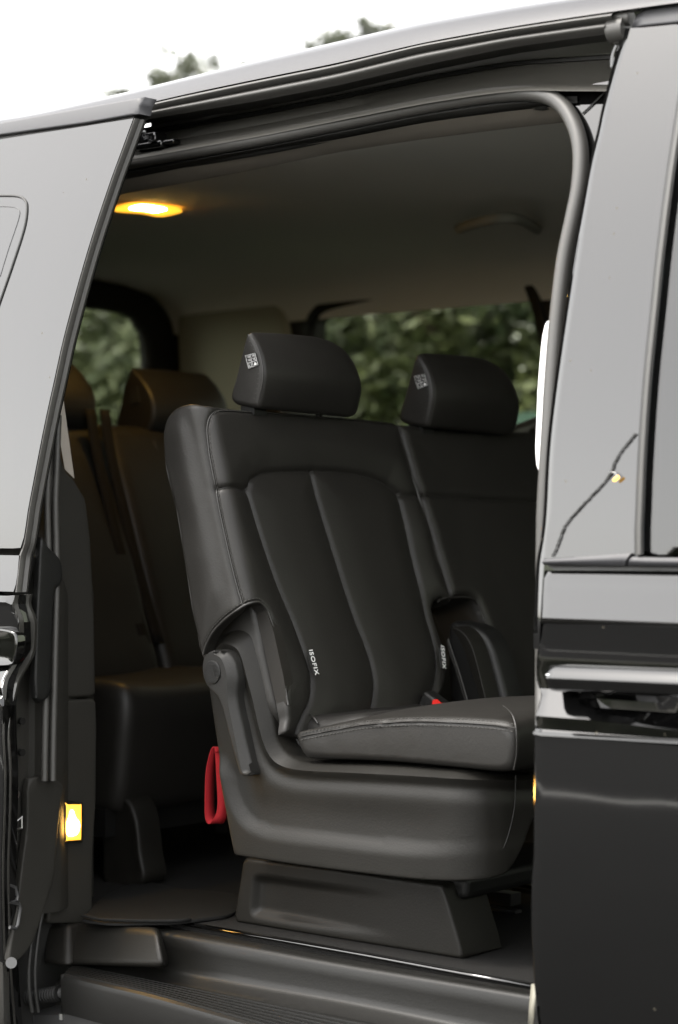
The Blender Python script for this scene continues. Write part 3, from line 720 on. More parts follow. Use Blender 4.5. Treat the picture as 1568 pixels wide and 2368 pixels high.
# ---- cabin: headliner, far wall, rear wall
T_ = curve({60: 455, 286: 416, 416: 389, 601: 353, 786: 321, 981: 283, 1182: 256, 1262: 248, 1340: 240})
Bt = curve({60: 492, 271: 449, 416: 424, 601: 388, 786: 350, 981: 320, 1182: 295, 1308: 281, 1400: 272})
Sb = lambda x: Sc(x) + 14
x1 = 1335
grid('seal_inner', [rrow(lambda x: Sc(x) + 6, .185, x1), rrow(lambda x: Sc(x) + 17, .188, x1), rrow(lambda x: Sc(x) + 22, .183, x1), rrow(lambda x: T_(x) - 6, .19, x1), rrow(lambda x: T_(x) + 4, .225, x1)], M['rubber_dark'], van, 50)
grid('headliner_edge', [rrow(lambda x: T_(x), .20, 1390), rrow(lambda x: T_(x) * .5 + Bt(x) * .5, .228, 1390), rrow(lambda x: Bt(x) - 3, .255, 1390), rrow(lambda x: Bt(x) + 1, .27, 1390)], M['fabric'], van, 50)
base = rrow(lambda x: Bt(x), .262, 1390)
zb = [base[0][2], base[-1][2]]
row0 = [np.array([-2.05, .262, zb[0]])] + base + [np.array([1.5, .262, zb[1]])]
row0 = resample(row0, 70)
R = [row0]
for y, z in ((.45, 1.762), (.8, 1.772), (1.2, 1.772), (1.5, 1.755), (1.62, 1.735), (1.68, 1.70), (1.70, 1.64)):
    R.append([np.array([p[0], y, z - .02 * max(0, -p[0] - 1.2) ** 2]) for p in row0])
grid('headliner', R, M['headliner'], van, 60)
w1 = cr([(733, 742), (745, 727), (770, 716), (850, 699), (1000, 675), (1130, 657), (1195, 651), (1214, 660), (1232, 708), (1250, 780), (1272, 900), (1280, 1050), (1270, 1150), (1200, 1165), (900, 1165), (760, 1160), (737, 1140), (728, 1000), (727, 800)], 4, True)
FY = 1.70
w1u = pxY(w1, FY)
w1o = [q for q in w1u]
ctr = np.mean(w1u, 0)
relief('far_wall_trim', [np.array(p) for p in ((-2.04, .45), (1.5, .45), (1.5, 1.74), (-2.04, 1.74))], XZ(FY), None, .06, .03, [w1u], (), 0, M['interior'], van)
wo = resample(w1u, 120, closed=True); 
Aq = np.roll(wo, -1, 0) - np.roll(wo, 1, 0); nn = np.stack([Aq[:, 1], -Aq[:, 0]], 1); nn /= np.linalg.norm(nn, axis=1)[:, None]
ar = .5 * np.sum(wo[:, 0] * np.roll(wo[:, 1], -1) - np.roll(wo[:, 0], -1) * wo[:, 1])
relief('far_window_frame', list(wo + nn * np.sign(ar) * .028), XZ(FY - .012), None, .02, .02, [list(wo)], (), .005, M['plastic_dark'], van)
relief('far_window_glass', list(wo + nn * np.sign(ar) * .02), XZ(FY + .04), None, .1, .004, (), (), 0, M['glass_far'], van)
relief('far_side_skin', [np.array(p) for p in ((-2.08, .24), (1.5, .24), (1.5, 1.80), (-2.08, 1.80))], lambda a, b, h: (a, 1.80 + h - max(0, b - 1.07) * .09, b), None, .08, .01, [list(wo + nn * np.sign(ar) * .01)], (), 0, M['paint'], van)
RX = -2.0
w2 = cr([(60, 690), (160, 703), (220, 712), (285, 722), (322, 740), (338, 775), (343, 850), (341, 930), (336, 1000), (300, 1060), (60, 1080)], 4, True)
w2u = pxX(w2, RX)
relief('rear_wall_trim', [np.array(p) for p in ((.15, .45), (1.72, .45), (1.72, 1.76), (.15, 1.76))], XP(RX), None, .05, .03, [w2u], (), 0, M['interior'], van)
w2f = cr([(40, 615), (160, 630), (240, 645), (320, 660), (365, 690), (398, 735), (410, 800), (413, 900), (412, 1010), (400, 1080), (60, 1120)], 4, True)
relief('rear_window_frame', pxX(w2f, RX + .02), XP(RX + .02), None, .02, .03, [pxX(w2, RX + .02)], (), .012, M['plastic_dark'], van)
relief('rear_window_glass', [np.array(p) for p in ((.2, .95), (1.68, .95), (1.68, 1.72), (.2, 1.72))], XP(RX - .05), None, .2, .004, (), (), 0, M['glass_far'], van)
relief('tailgate_skin', [np.array(p) for p in ((.1, .24), (1.78, .24), (1.78, 1.80), (.1, 1.80))], XP(RX - .08), None, .08, .01, [pxX(w2, RX - .08)], (), 0, M['paint'], van)
pd = relief('rear_pillar_trim', pxY(cr([(412, 705), (470, 690), (560, 688), (640, 700), (670, 800), (660, 950), (620, 1060), (420, 1060), (414, 900)], 4, True), FY - .015), XZ(FY - .015), None, .03, .02, (), (), .01, M['interior_daylit'], van)
# quarter panel behind the slid door, front closing
relief('quarter_panel', [np.array(p) for p in ((-2.08, .30), (-.75, .30), (-.75, 1.0), (-.85, 1.3), (-.85, 1.80), (-2.08, 1.80))], side3(.004), None, .04, .01, (), (), 0, M['paint'], van)
relief('cab_wall', [np.array(p) for p in ((.1, .3), (1.78, .3), (1.78, 1.05), (.1, 1.05))], XP(1.5), None, .2, .02, (), (), 0, M['interior'], van)
relief('windscreen', [np.array(p) for p in ((.15, 1.05), (1.75, 1.05), (1.68, 1.78), (.22, 1.78))], XP(1.5), None, .2, .006, (), (), 0, M['glass_far'], van)
# ceiling lamp and grab handle
lc = onZ(342, 486, 1.752)
mb_lp = [onZ(a, b, 1.762) for a, b in cr([(264, 487), (300, 474), (340, 473), (385, 480), (421, 489), (400, 496), (368, 501), (330, 494), (290, 491)], 4, True)]
cl = relief('ceiling_lamp', [p[:2] for p in mb_lp], lambda a, b, h: (a, b, 1.762 - h), None, .008, .003, (), (), .002, M['amber_lamp'], van)
relief('lamp_bulb', [np.array([p[0] * .55 + lc[0] * .45, p[1] * .55 + lc[1] * .45]) for p in mb_lp], lambda a, b, h: (a, b, 1.7605 - h), None, .008, .003, (), (), .001, M['amber_core'], cl)
gp = [onZ(1062, 528, 1.745), onZ(1085, 520, 1.728), onZ(1130, 508, 1.722), onZ(1175, 503, 1.722), onZ(1210, 510, 1.728), onZ(1242, 530, 1.75)]
tube('grab_handle', cr(gp, 6), .011, M['handle_grey'], van, 12)
# wheels under the body
for wx in (-1.25, 1.75):
    wb = MB(); wb.tube([(wx, -.0, .33), (wx, .02, .33), (wx, .2, .33), (wx, .22, .33)], [.31, .33, .33, .31], 40)
    wh = wb.build('wheel', M['rubber_dark'], van)
    wb = MB(); wb.tube([(wx, -.006, .33), (wx, .03, .33)], .21, 30); wb.build('rim', M['metal'], wh)

# ------------------------------------------------------------------ seats
BO = np.array([-.37, .12, 1.28]); BU = np.array([-.133, 0, .45]); BU /= np.linalg.norm(BU); BN = np.array([BU[2], 0, -BU[0]])
def bpx(pts):
    r = []
    for a, b in pts:
        p = onP(a, b, BO, BN); r.append(np.array([p[1], np.dot(p - BO, BU)]))
    return r
def b3(y, w_, h): return BO + BU * w_ + BN * h + np.array([0, y - BO[1], 0])
def seam_on(path, hfun, out=.0008, r=.0014, n=None, mat_=None):
    P = resample(path, step=.004); h = hfun(np.array(P)); return [b3(u, v, hh + out) for (u, v), hh in zip(P, h)]
def stitches(mb, pts3, off, step=.0075, ln=.0042, r=.0007, slant=None):
    P = resample(pts3, step=step)
    for i in range(len(P) - 1):
        d = P[i + 1] - P[i]; d = d / np.linalg.norm(d); a = P[i] + np.array(off); e = a + d * ln
        if slant is not None: e = a + np.array(slant) * ln + d * ln * .2
        mb.tube([a, e], r, 5)

seat1 = empty('captain_seat', (-.1, .36, .475), 'near black leather seat with grey plastic side shield, folded armrest and red pull strap', 'seat')
# --- backrest: one padded cover that wraps from the side panel round to the front
RB = .032; YS0 = .114; ARC = math.pi * RB / 2
def wrap_base(u, h=0):
    """distance across the cover: negative on the side, an arc at the corner, then the front; returns (y, n)"""
    if u < 0: return YS0 - h, -RB + u
    if u > ARC: return YS0 + RB + (u - ARC), h
    a = u / RB; return YS0 + RB - (RB + h) * math.cos(a), -RB + (RB + h) * math.sin(a)
def w3(u, w_, h):
    y, n = wrap_base(u, h); return BO + BU * w_ + BN * n + np.array([0, y - BO[1], 0])
def un_wrap(px, py):
    d = ray(px, py); lo, hi = -.16, .75
    def g(u): return float(np.dot(d, np.cross(w3(u, 0, 0) - CAM, BU)))
    gl = g(lo); 
    for _ in range(44):
        m_ = (lo + hi) / 2; gm = g(m_)
        if gm * gl > 0: lo = m_
        else: hi = m_
    B = w3(lo, 0, 0) - CAM; A3 = np.stack([d, -BU], 1); sol = np.linalg.lstsq(A3, B, rcond=None)[0]
    return np.array([lo, sol[1]])
def wpx(pts): return [un_wrap(a, b) for a, b in pts]
front = cr([(452, 934), (520, 940), (600, 948), (700, 955), (830, 966), (918, 973), (932, 990), (945, 1030), (965, 1100), (980, 1140), (1010, 1240), (1050, 1378), (1032, 1381), (1019, 1386), (1015, 1400), (1024, 1440), (1034, 1477), (1044, 1523),
            (1046, 1550), (1038, 1590), (1022, 1625), (1016, 1700), (700, 1700), (672, 1660), (660, 1581), (654, 1535), (645, 1493), (634, 1453), (623, 1418), (612, 1401), (598, 1391), (573, 1396), (550, 1409), (518, 1433), (491, 1462), (475, 1492), (469, 1514),
            (457, 1493), (453, 1463), (440, 1405), (430, 1340), (404, 1180), (380, 1080), (375, 1040), (375, 1000), (385, 965), (405, 943), (428, 935)], 3, True)
fr = wpx(front)
sL = wpx(cr([(585, 1125), (610, 1210), (650, 1330), (690, 1430), (715, 1510), (727, 1560), (725, 1610), (712, 1650), (700, 1690)], 5))
sM = wpx(cr([(735, 1084), (750, 1150), (790, 1280), (830, 1410), (860, 1500), (873, 1570), (871, 1620), (862, 1660)], 5))
sR = wpx(cr([(935, 1138), (950, 1200), (975, 1310), (1000, 1410), (1016, 1480), (1022, 1540), (1018, 1590), (1008, 1640), (1000, 1690)], 5))
sY = wpx(cr([(498, 1130), (540, 1123), (585, 1124), (594, 1104), (612, 1092), (640, 1085), (735, 1082), (800, 1085), (850, 1092), (895, 1106), (925, 1126), (938, 1138), (975, 1140)], 5))
sE = wpx(cr([(600, 953), (540, 948), (505, 949), (487, 962), (479, 985), (479, 1010), (483, 1050), (490, 1090), (510, 1200), (540, 1330), (557, 1388), (561, 1400)], 6))
center = np.array(wpx([(585, 1125), (600, 1100), (640, 1085), (735, 1082), (850, 1092), (910, 1112), (936, 1138), (950, 1200), (975, 1310), (1000, 1410), (1022, 1540), (1008, 1640), (1000, 1700), (690, 1710), (712, 1650), (725, 1610), (727, 1560), (715, 1510), (690, 1430), (650, 1330), (610, 1210)]))
bs = np.array(fr)
def back_h(U):
    d, _ = dpoly(U, bs, True)
    h = np.zeros(len(U))
    i = inside(U, center); dc, _ = dpoly(U, center, True)
    sg = np.where(i, dc, -dc)
    h -= .012 * sst(-.055, .012, sg)
    dm, _ = dpoly(U, sM); h += np.where(i, .006 * (1 - np.exp(-(np.minimum(dm, dc) / .035) ** 2)), 0)
    for s_, dep, wd in ((sL, .0060, .0033), (sR, .0060, .0033), (sM, .0050, .0033), (sY, .0050, .003), (sE, .0035, .0028)):
        ds, _ = dpoly(U, s_); h -= dep * np.exp(-(ds / wd) ** 2) + .0018 * np.exp(-(ds / .012) ** 2)
    h += .008 * np.exp(-((U[:, 1] + .44) / .09) ** 2) * sst(.0, .06, d)
    h += .005 * sst(0, .05, d) * sst(0, .03, -U[:, 0])
    h += .0008 * np.sin(U[:, 1] * 55 + 8 * U[:, 0]) * np.exp(-(d / .05) ** 2)
    # the cover turns back along its right hand edge
    k = np.clip((U[:, 0] - .42) / .12, 0, 1); h -= .010 * k * np.clip(1 - d / .05, 0, 1) ** 2
    return h
bk = relief('backrest', fr, w3, back_h, .0050, .024, (), [sL, sM, sR, sY, sE], .008, M['leather'], seat1, 60)
core = [np.array([max(p[1], .152), np.dot(p - BO, BU)]) for p in [onP(a, b, BO, BN) for a, b in cr([(520, 955), (700, 962), (915, 980), (960, 1110), (1040, 1378), (1010, 1400), (1030, 1600), (1010, 1690), (700, 1690), (640, 1560), (622, 1440), (600, 1400), (570, 1395), (520, 1180), (500, 1020)], 2, True)]]
relief('back_shell', core, lambda y, w_, h: b3(y, w_, h - .024), None, .02, .085, (), (), .01, M['leather'], bk, 50)
relief('hinge_liner', pxY([(446, 1380), (600, 1385), (616, 1412), (633, 1462), (644, 1512), (656, 1565), (663, 1620), (660, 1650), (560, 1640), (490, 1580), (474, 1530), (460, 1490)], YS0 + .045), XZ(YS0 + .045), None, .01, .02, (), (), 0, M['leather_lining'], bk, 60)
def seam_w(path, hf, out): 
    P = resample(path, step=.004); h = hf(np.array(P)); return [w3(u, v, hh + out) for (u, v), hh in zip(P, h)]
pip = MB()
def zero(dv): return lambda U: np.zeros(len(U)) + dv
rimw = wpx(cr([(469, 1513), (475, 1492), (491, 1462), (518, 1433), (550, 1409), (573, 1396), (598, 1391), (612, 1401), (623, 1418), (634, 1453), (645, 1493), (654, 1535), (660, 1581), (668, 1630)], 5))
rim3 = seam_w(rimw, zero(-.001), .0)
pip.tube(rim3, .0024, 8)
sf3 = seam_w(sE, back_h, .0012); pip.tube(sf3, .0016, 8)
outer = seam_w(wpx(cr([(376, 1000), (380, 1080), (404, 1180), (430, 1340), (440, 1405), (453, 1463), (458, 1493), (469, 1512)], 6)), zero(-.006), 0)
pip.tube(outer, .0016, 8)
for s_ in (sL, sM, sR): pip.tube(seam_w(s_[:-8], back_h, .0012), .0011, 6)
pip.tube(seam_w(sY, back_h, .0004), .0010, 6)
rs = seam_w(wpx(cr([(918, 982), (932, 1000), (944, 1035), (963, 1100), (977, 1140), (1006, 1240), (1046, 1376)], 6)), zero(-.012), .002)
pip.tube(rs, .0024, 8)
pip.tube(seam_w(wpx(cr([(600, 953), (700, 961), (830, 971), (915, 978)], 6)), back_h, .001), .0013, 6)
pip.build('piping', M['piping'], bk, 60)
st = MB()
stitches(st, sf3[8:], (-.005, -.003, 0)); stitches(st, sf3[8:], (.005, -.001, 0))
stitches(st, rim3[4:], (.000, -.002, .006), .007, .004)
stitches(st, rs, (-.004, -.008, 0), .006, .003)
stitches(st, seam_w(sY[2:10], back_h, .001), (0, -.001, -.006))
for s_ in (sL, sR, sM): stitches(st, seam_w(s_[6:-8], back_h, .001), (.001, -.003, 0), .006, .003, .0005)
o = st.build('stitching', M['thread'], bk, 40)
# child seat tags
def iso_tag(c_px, w_px_top, parent, tilt):
    pass
def tag_quad(name, quad, y_out, words, parent):
    P = [onP(a, b, BO + BN * .004 + np.array([0, 0, 0]), BN) for a, b in quad]
    n_ = BN * .0015
    V = P + [p + n_ for p in P]
    o = mesh(name, V, [(0, 1, 2, 3), (4, 5, 6, 7), (0, 1, 5, 4), (1, 2, 6, 5), (2, 3, 7, 6), (3, 0, 4, 7)], M['tag'], parent, 0)
    c = sum(P) / 4 + BN * .0026; ax = ((P[3] + P[2]) - (P[0] + P[1])); up = (P[1] - P[0]) + (P[2] - P[3])
    text('lettering', words, .0130, c, ax, up, M['print'], o)
    return o
# quad order: start-bottom, start-top, end-top, end-bottom seen along the reading direction (downwards)
tag_quad('isofix_tag', [(710.5, 1508), (722, 1505), (735, 1555), (724, 1558)], 0, 'ISOFIX', seat1)
tag_quad('isofix_tag', [(1014, 1498), (1027, 1496), (1031, 1541), (1018, 1543)], 0, 'ISOFIX', seat1)

# --- side shield, a vertical shell that turns the corner at the front
SY = .135
UC, RC = .085, .075
def plan(u, h=0):
    if u <= UC: return np.array([u, SY - h])
    a = (u - UC) / RC
    if a <= 1.35: return np.array([UC + (RC + h) * math.sin(a), SY + RC - (RC + h) * math.cos(a)])
    e = (u - UC) - 1.35 * RC; c = np.array([UC + (RC + h) * math.sin(1.35), SY + RC - (RC + h) * math.cos(1.35)])
    return c + e * np.array([math.cos(1.35), math.sin(1.35)])
def proj_x(x, y):
    v = np.array([x, y, 0]) - np.array([CAM[0], CAM[1], 0]); return CX + F * np.dot(v, RV) / np.dot(v, DV)
def un_plan(px, py, h=0):
    lo, hi = -.7, .75
    for _ in range(40):
        m_ = (lo + hi) / 2; q = plan(m_, h)
        if proj_x(*q) < px: lo = m_
        else: hi = m_
    q = plan(lo, h); v = np.array([q[0], q[1], 0]) - np.array([CAM[0], CAM[1], 0]); return np.array([lo, CAM[2] + (HY - py) / F * np.dot(v, DV)])
def p3(u, z, h):
    hz = h
    q = plan(u, hz); return np.array([q[0], q[1], z])
top_px = cr([(477, 1530), (480, 1515), (486, 1500), (506, 1474), (535, 1458), (556, 1456), (574, 1464), (586, 1482), (601, 1526), (614.5, 1586), (628, 1652), (637, 1697), (645, 1718), (661, 1740), (688, 1757), (730, 1765), (900, 1770), (1020, 1779), (1110, 1785), (1180, 1789), (1235, 1788)], 4)
bot_px = cr([(1240, 1880), (1205, 1965), (1172, 2016), (1132, 2031), (1090, 2036), (1031, 2036), (971, 2032), (900, 2024), (760, 2007), (640, 1990), (565, 1978), (553, 1975), (547, 1966), (525, 1850), (505, 1740), (490, 1640), (481, 1580)], 4)
sh_top = [un_plan(a, b, -.018) for a, b in top_px]; sh_bot = [un_plan(a, b) for a, b in bot_px]
band_in = [un_plan(a, b) for a, b in cr([(484, 1540), (500, 1500), (517, 1487), (544, 1497), (557, 1517), (570, 1564), (583.5, 1614.5), (597, 1674), (612, 1725), (630, 1756), (655, 1772), (690, 1780), (730, 1783), (900, 1791), (1110, 1803), (1240, 1805)], 4)]
ridge = [un_plan(a, b) for a, b in cr([(528, 1745), (540, 1800), (555, 1850), (578, 1888), (610, 1906), (650, 1915), (760, 1928), (880, 1942), (980, 1950), (1080, 1949), (1160, 1942), (1240, 1930)], 4)]
ridge2 = [un_plan(a, b) for a, b in cr([(522, 1770), (533, 1815), (548, 1868), (572, 1906), (606, 1924), (650, 1933), (760, 1947), (880, 1960), (980, 1968), (1080, 1967), (1160, 1962), (1240, 1950)], 4)]
sh_o = sh_top + sh_bot
topA = np.array(sh_top[8:]); bandA = np.array(band_in); rA = np.array(ridge); rB = np.array(ridge2)
def shield_h(U):
    dt, _ = dpoly(U, topA); db, sd = dpoly(U, bandA)
    f = dt / (dt + db + 1e-9)                       # 0 at the outline, 1 at the inner line
    ref = dpoly(np.array([un_plan(616, 1600)]), bandA)[1][0]
    mid_side = ((sd == ref) & (dt + db < .060)) | (dt < 5e-4)
    h = np.where(mid_side, .020 * np.clip(f * 1.02, 0, 1), .020)
    h -= np.where(~mid_side, .006 * np.exp(-((db - .014) / .012) ** 2) * sst(0, .010, db), 0)
    zf1, zf2 = un_plan(540, 1740)[1], un_plan(540, 1800)[1]
    d1, s1 = dpoly(U, rA); sg = -s1 * d1
    fade = (1 - .8 * sst(.0, .15, U[:, 0])) * sst(zf1, zf2, U[:, 1])
    h += fade * .0085 * sst(-.004, .020, sg)
    h -= fade * .003 * np.where(sg < 0, np.exp(-((d1 - .03) / .03) ** 2), 0)
    return h - .02
relief('side_shield', sh_o, p3, shield_h, .0055, .085, (), [band_in], .003, M['plastic'], seat1, 34)
tube('shield_joint', [p3(*un_plan(a, b), .0005 ) for a, b in cr([(1192, 1792), (1190, 1860), (1178, 1920), (1160, 1970), (1129, 2031)], 5)], .0009, M['plastic_grey'], seat1, 6)
# hinge block behind the shield, up to the far outline
hb = pxY(cr([(560, 1454), (600, 1461), (628, 1481), (643, 1513), (652, 1545), (659, 1578), (676, 1648), (690, 1694), (705, 1738), (720, 1756), (760, 1762), (760, 1790), (600, 1790), (560, 1600), (540, 1480)], 3, True), SY + .06)
relief('hinge_cover', hb, XZ(SY + .06), None, .008, .03, (), (), .012, M['plastic_dark'], seat1, 50)
# --- folded armrest hanging from the hinge
AY = SY - .012
arm = pxY(cr([(497, 1505), (511, 1501.5), (527, 1507), (540, 1522), (547, 1542), (551, 1572), (548.5, 1608), (553, 1640), (561, 1674), (570, 1715), (580, 1755), (588, 1787), (584, 1793), (574, 1793), (565, 1787), (560, 1770), (548, 1729), (538, 1690), (529, 1655), (522, 1630), (513, 1610),
               (497, 1594), (485, 1578), (478, 1552), (480, 1525), (487, 1512)], 3, True), AY)
armA = np.array(arm)
rt = pxY(cr([(511, 1501.5), (527, 1507), (540, 1522), (547, 1542), (551, 1572), (548.5, 1608), (553, 1640), (561, 1674), (570, 1715), (580, 1755), (588, 1787)], 4), AY)
li = pxY(cr([(505, 1512), (518, 1518), (527, 1532), (535, 1562), (536, 1608), (541, 1640), (548, 1674), (561, 1740), (571, 1783)], 4), AY)
def arm_h(U):
    a, _ = dpoly(U, rt); b, _ = dpoly(U, li); s = inside(U, np.vstack([rt, li[::-1]])) | (a < 1e-4)
    return np.where(s, .011 * a / (a + b + 1e-9), .011) - .011
ar_ = relief('armrest', arm, XZ(AY - .011), arm_h, .0035, .050, (), [li], .003, M['plastic_grey'], seat1, 30)
bt = pxY(cr([(500, 1526), (512, 1530), (520, 1543), (521, 1560), (515, 1575), (503, 1581), (491, 1577), (485, 1562), (486, 1543), (491, 1531)], 4, True), AY)
relief('recline_button', bt, XZ(AY - .013), None, .004, .006, (), (), .0012, M['plastic_dark'], ar_, 40)
mb = MB()
def at_b(a, b): p = onY(a, b, AY - .0135); return p
mb.tube([at_b(492, 1538), at_b(497, 1565)], .0006, 5); mb.tube([at_b(495, 1538), at_b(500, 1561), at_b(505, 1561), at_b(497, 1542)], .0006, 5); mb.tube([at_b(499, 1565), at_b(504, 1567), at_b(508, 1562)], .0006, 5)
mb.build('seat_symbol', M['plastic_grey'], ar_, 0)
# --- pedestal
PY_ = .19
po = [(566, 1984), (640, 1993), (760, 2009), (900, 2029), (1022, 2046), (1036, 2090), (1062, 2180), (1070, 2214), (1064, 2217), (1000, 2207), (784, 2172), (600, 2141), (545, 2132), (540, 2126), (550, 2060), (560, 1995)]
pz = pxY(po, PY_)
rc_o = pxY(cr([(595, 2024), (586, 2030), (583, 2050), (579, 2100), (582, 2113), (596, 2121), (700, 2139), (786, 2153), (880, 2168), (950, 2178), (940, 2140), (940, 2066), (900, 2060), (786, 2046), (700, 2036), (620, 2025)], 3, True), PY_)
rcA = np.array(rc_o)
xw = onY(780, 2100, PY_)[0]; xe = onY(945, 2100, PY_)[0]
def ped_h(U):
    i = inside(U, rcA); d, _ = dpoly(U, rcA, True)
    return -.011 * np.where(i, sst(0, .012, d), 0) * (1 - sst(onY(600, 2100, PY_)[0] + .05, xe - .005, U[:, 0]))
relief('pedestal', pz, XZ(PY_), ped_h, .0055, .10, (), (), .005, M['plastic'], seat1, 50)
f = [onY(1023, 2046, PY_), onY(1070, 2216, PY_), onX(1136, 2204, .155), onX(1101, 2044, .11)]
f[2] = onY(1136.5, 2204.5, PY_ + .13); f[3] = onY(1101.5, 2044.5, PY_ + .13)
Q = [f[0] * 1, f[1] * 1, f[2], f[3]]
hexa('pedestal_front', [q + np.array([-.003, .003, 0]) for q in Q], [q + np.array([-.03, .05, 0]) for q in Q], M['plastic_dark'], .005, seat1)
mb = MB(); mb.tube(cr([onY(1073, 2205, PY_ + .012)] + [f[0] * (1 - t) * (1 - s) + f[1] * t * (1 - s) + f[3] * (1 - t) * s + f[2] * t * s for t, s in ((.95, .45), (.75, .42), (.5, .33), (.42, .35), (.38, .5), (.38, .7))][0:], 4), .0008, 5)
q_ = [f[0] * (1 - t) * (1 - s) + f[1] * t * (1 - s) + f[3] * (1 - t) * s + f[2] * t * s + np.array([.002, 0, .002]) for t, s in ((.40, .92), (.7, .9), (.95, .9))]
mb.tube(q_, .0007, 5); mb.build('pedestal_joint', M['plastic'], seat1, 40)
hexa('seat_frame', [onY(700, 2000, .22), onY(1080, 2030, .22), onY(1080, 2080, .22), onY(700, 2080, .22)], [p + np.array([0, .40, .0]) for p in (onY(700, 2000, .22), onY(1080, 2030, .22), onY(1080, 2080, .22), onY(700, 2080, .22))], M['plastic_dark'], .01, seat1)
# --- cushion
CYY = .158
cs = pxY(cr([(692, 1700), (700, 1691), (740, 1683), (800, 1672), (860, 1664), (950, 1659), (1060, 1659), (1130, 1663), (1172, 1668), (1194, 1682), (1202, 1710), (1200, 1755), (1190, 1780), (1150, 1783), (1080, 1776), (900, 1760), (780, 1756), (722, 1753), (706, 1742), (696, 1722)], 3, True), CYY)
czt = max(p[1] for p in cs)
def crown(Q, s):
    k = np.clip((Q[:, 1] - (czt - .06)) / .05, 0, 1); Q[:, 1] += k * .015 * (1 - abs(s) ** 2.4)
    # gathered leather on the side
    return Q
seat_c = puff('cushion', cs, XZw, CYY - .012, .60, .014, .03, M['leather'], seat1, 120, crown, 20)
for o_, sc_ in ((seat_c, 1),):
    me = o_.data
    for v in me.vertices:
        x, y, z = v.co
        if y < CYY + .004 and v.co.z < czt + 10:
            zz = z
            k = math.exp(-((zz - (czt - .035)) / .03) ** 2)
            v.co.y += k * (.0012 * math.sin(x * 150 + 30 * zz) + .0010 * math.sin(x * 260 - 50 * zz + 1)) * max(0, min(1, (x + .15) / .1)) * max(0, min(1, (.09 - x) / .06))
cpip = MB()
seamc = [onY(a, b + 4, CYY - .0122) for a, b in cr([(697, 1699), (740, 1690), (800, 1679), (850, 1671), (950, 1664), (1050, 1666), (1130, 1671), (1192, 1679)], 5)]
cpip.tube(seamc, .0013, 6)
fseam = cr([onY(1164, 1632, CYY + .018), onY(1180, 1645, CYY + .006), onY(1189, 1662, CYY - .004), onY(1194, 1690, CYY - .0125), onY(1195, 1740, CYY - .0125), onY(1188, 1780, CYY - .012)], 5)
cpip.tube(fseam, .0012, 6)
lowp = [onY(a, b, CYY - .012) for a, b in cr([(704, 1741), (722, 1749), (780, 1752), (900, 1756), (1080, 1772), (1150, 1779)], 5)]
cpip.build('piping', M['piping'], seat_c, 60)
st = MB(); stitches(st, seamc, (0, -.0005, .005)); stitches(st, seamc, (0, -.0012, -.0055)); st.build('stitching', M['thread'], seat_c, 40)
cin = pxY(cr([(660, 1652), (720, 1648), (780, 1655), (860, 1650), (900, 1700), (760, 1760), (680, 1750)], 3, True), .24)
ci = puff('cushion_insert', cin, XZw, .205, .58, .03, None, M['leather_panel'], seat1, 60)
mb = MB()
for dx in (0, 55):
    mb.tube(cr([onY(715 + dx, 1650, .215 + dx * .0011), onY(727 + dx, 1660, .208 + dx * .0011), onY(735 + dx, 1672, .206 + dx * .0011)], 4), .0016, 6)
mb.build('piping', M['piping'], ci)
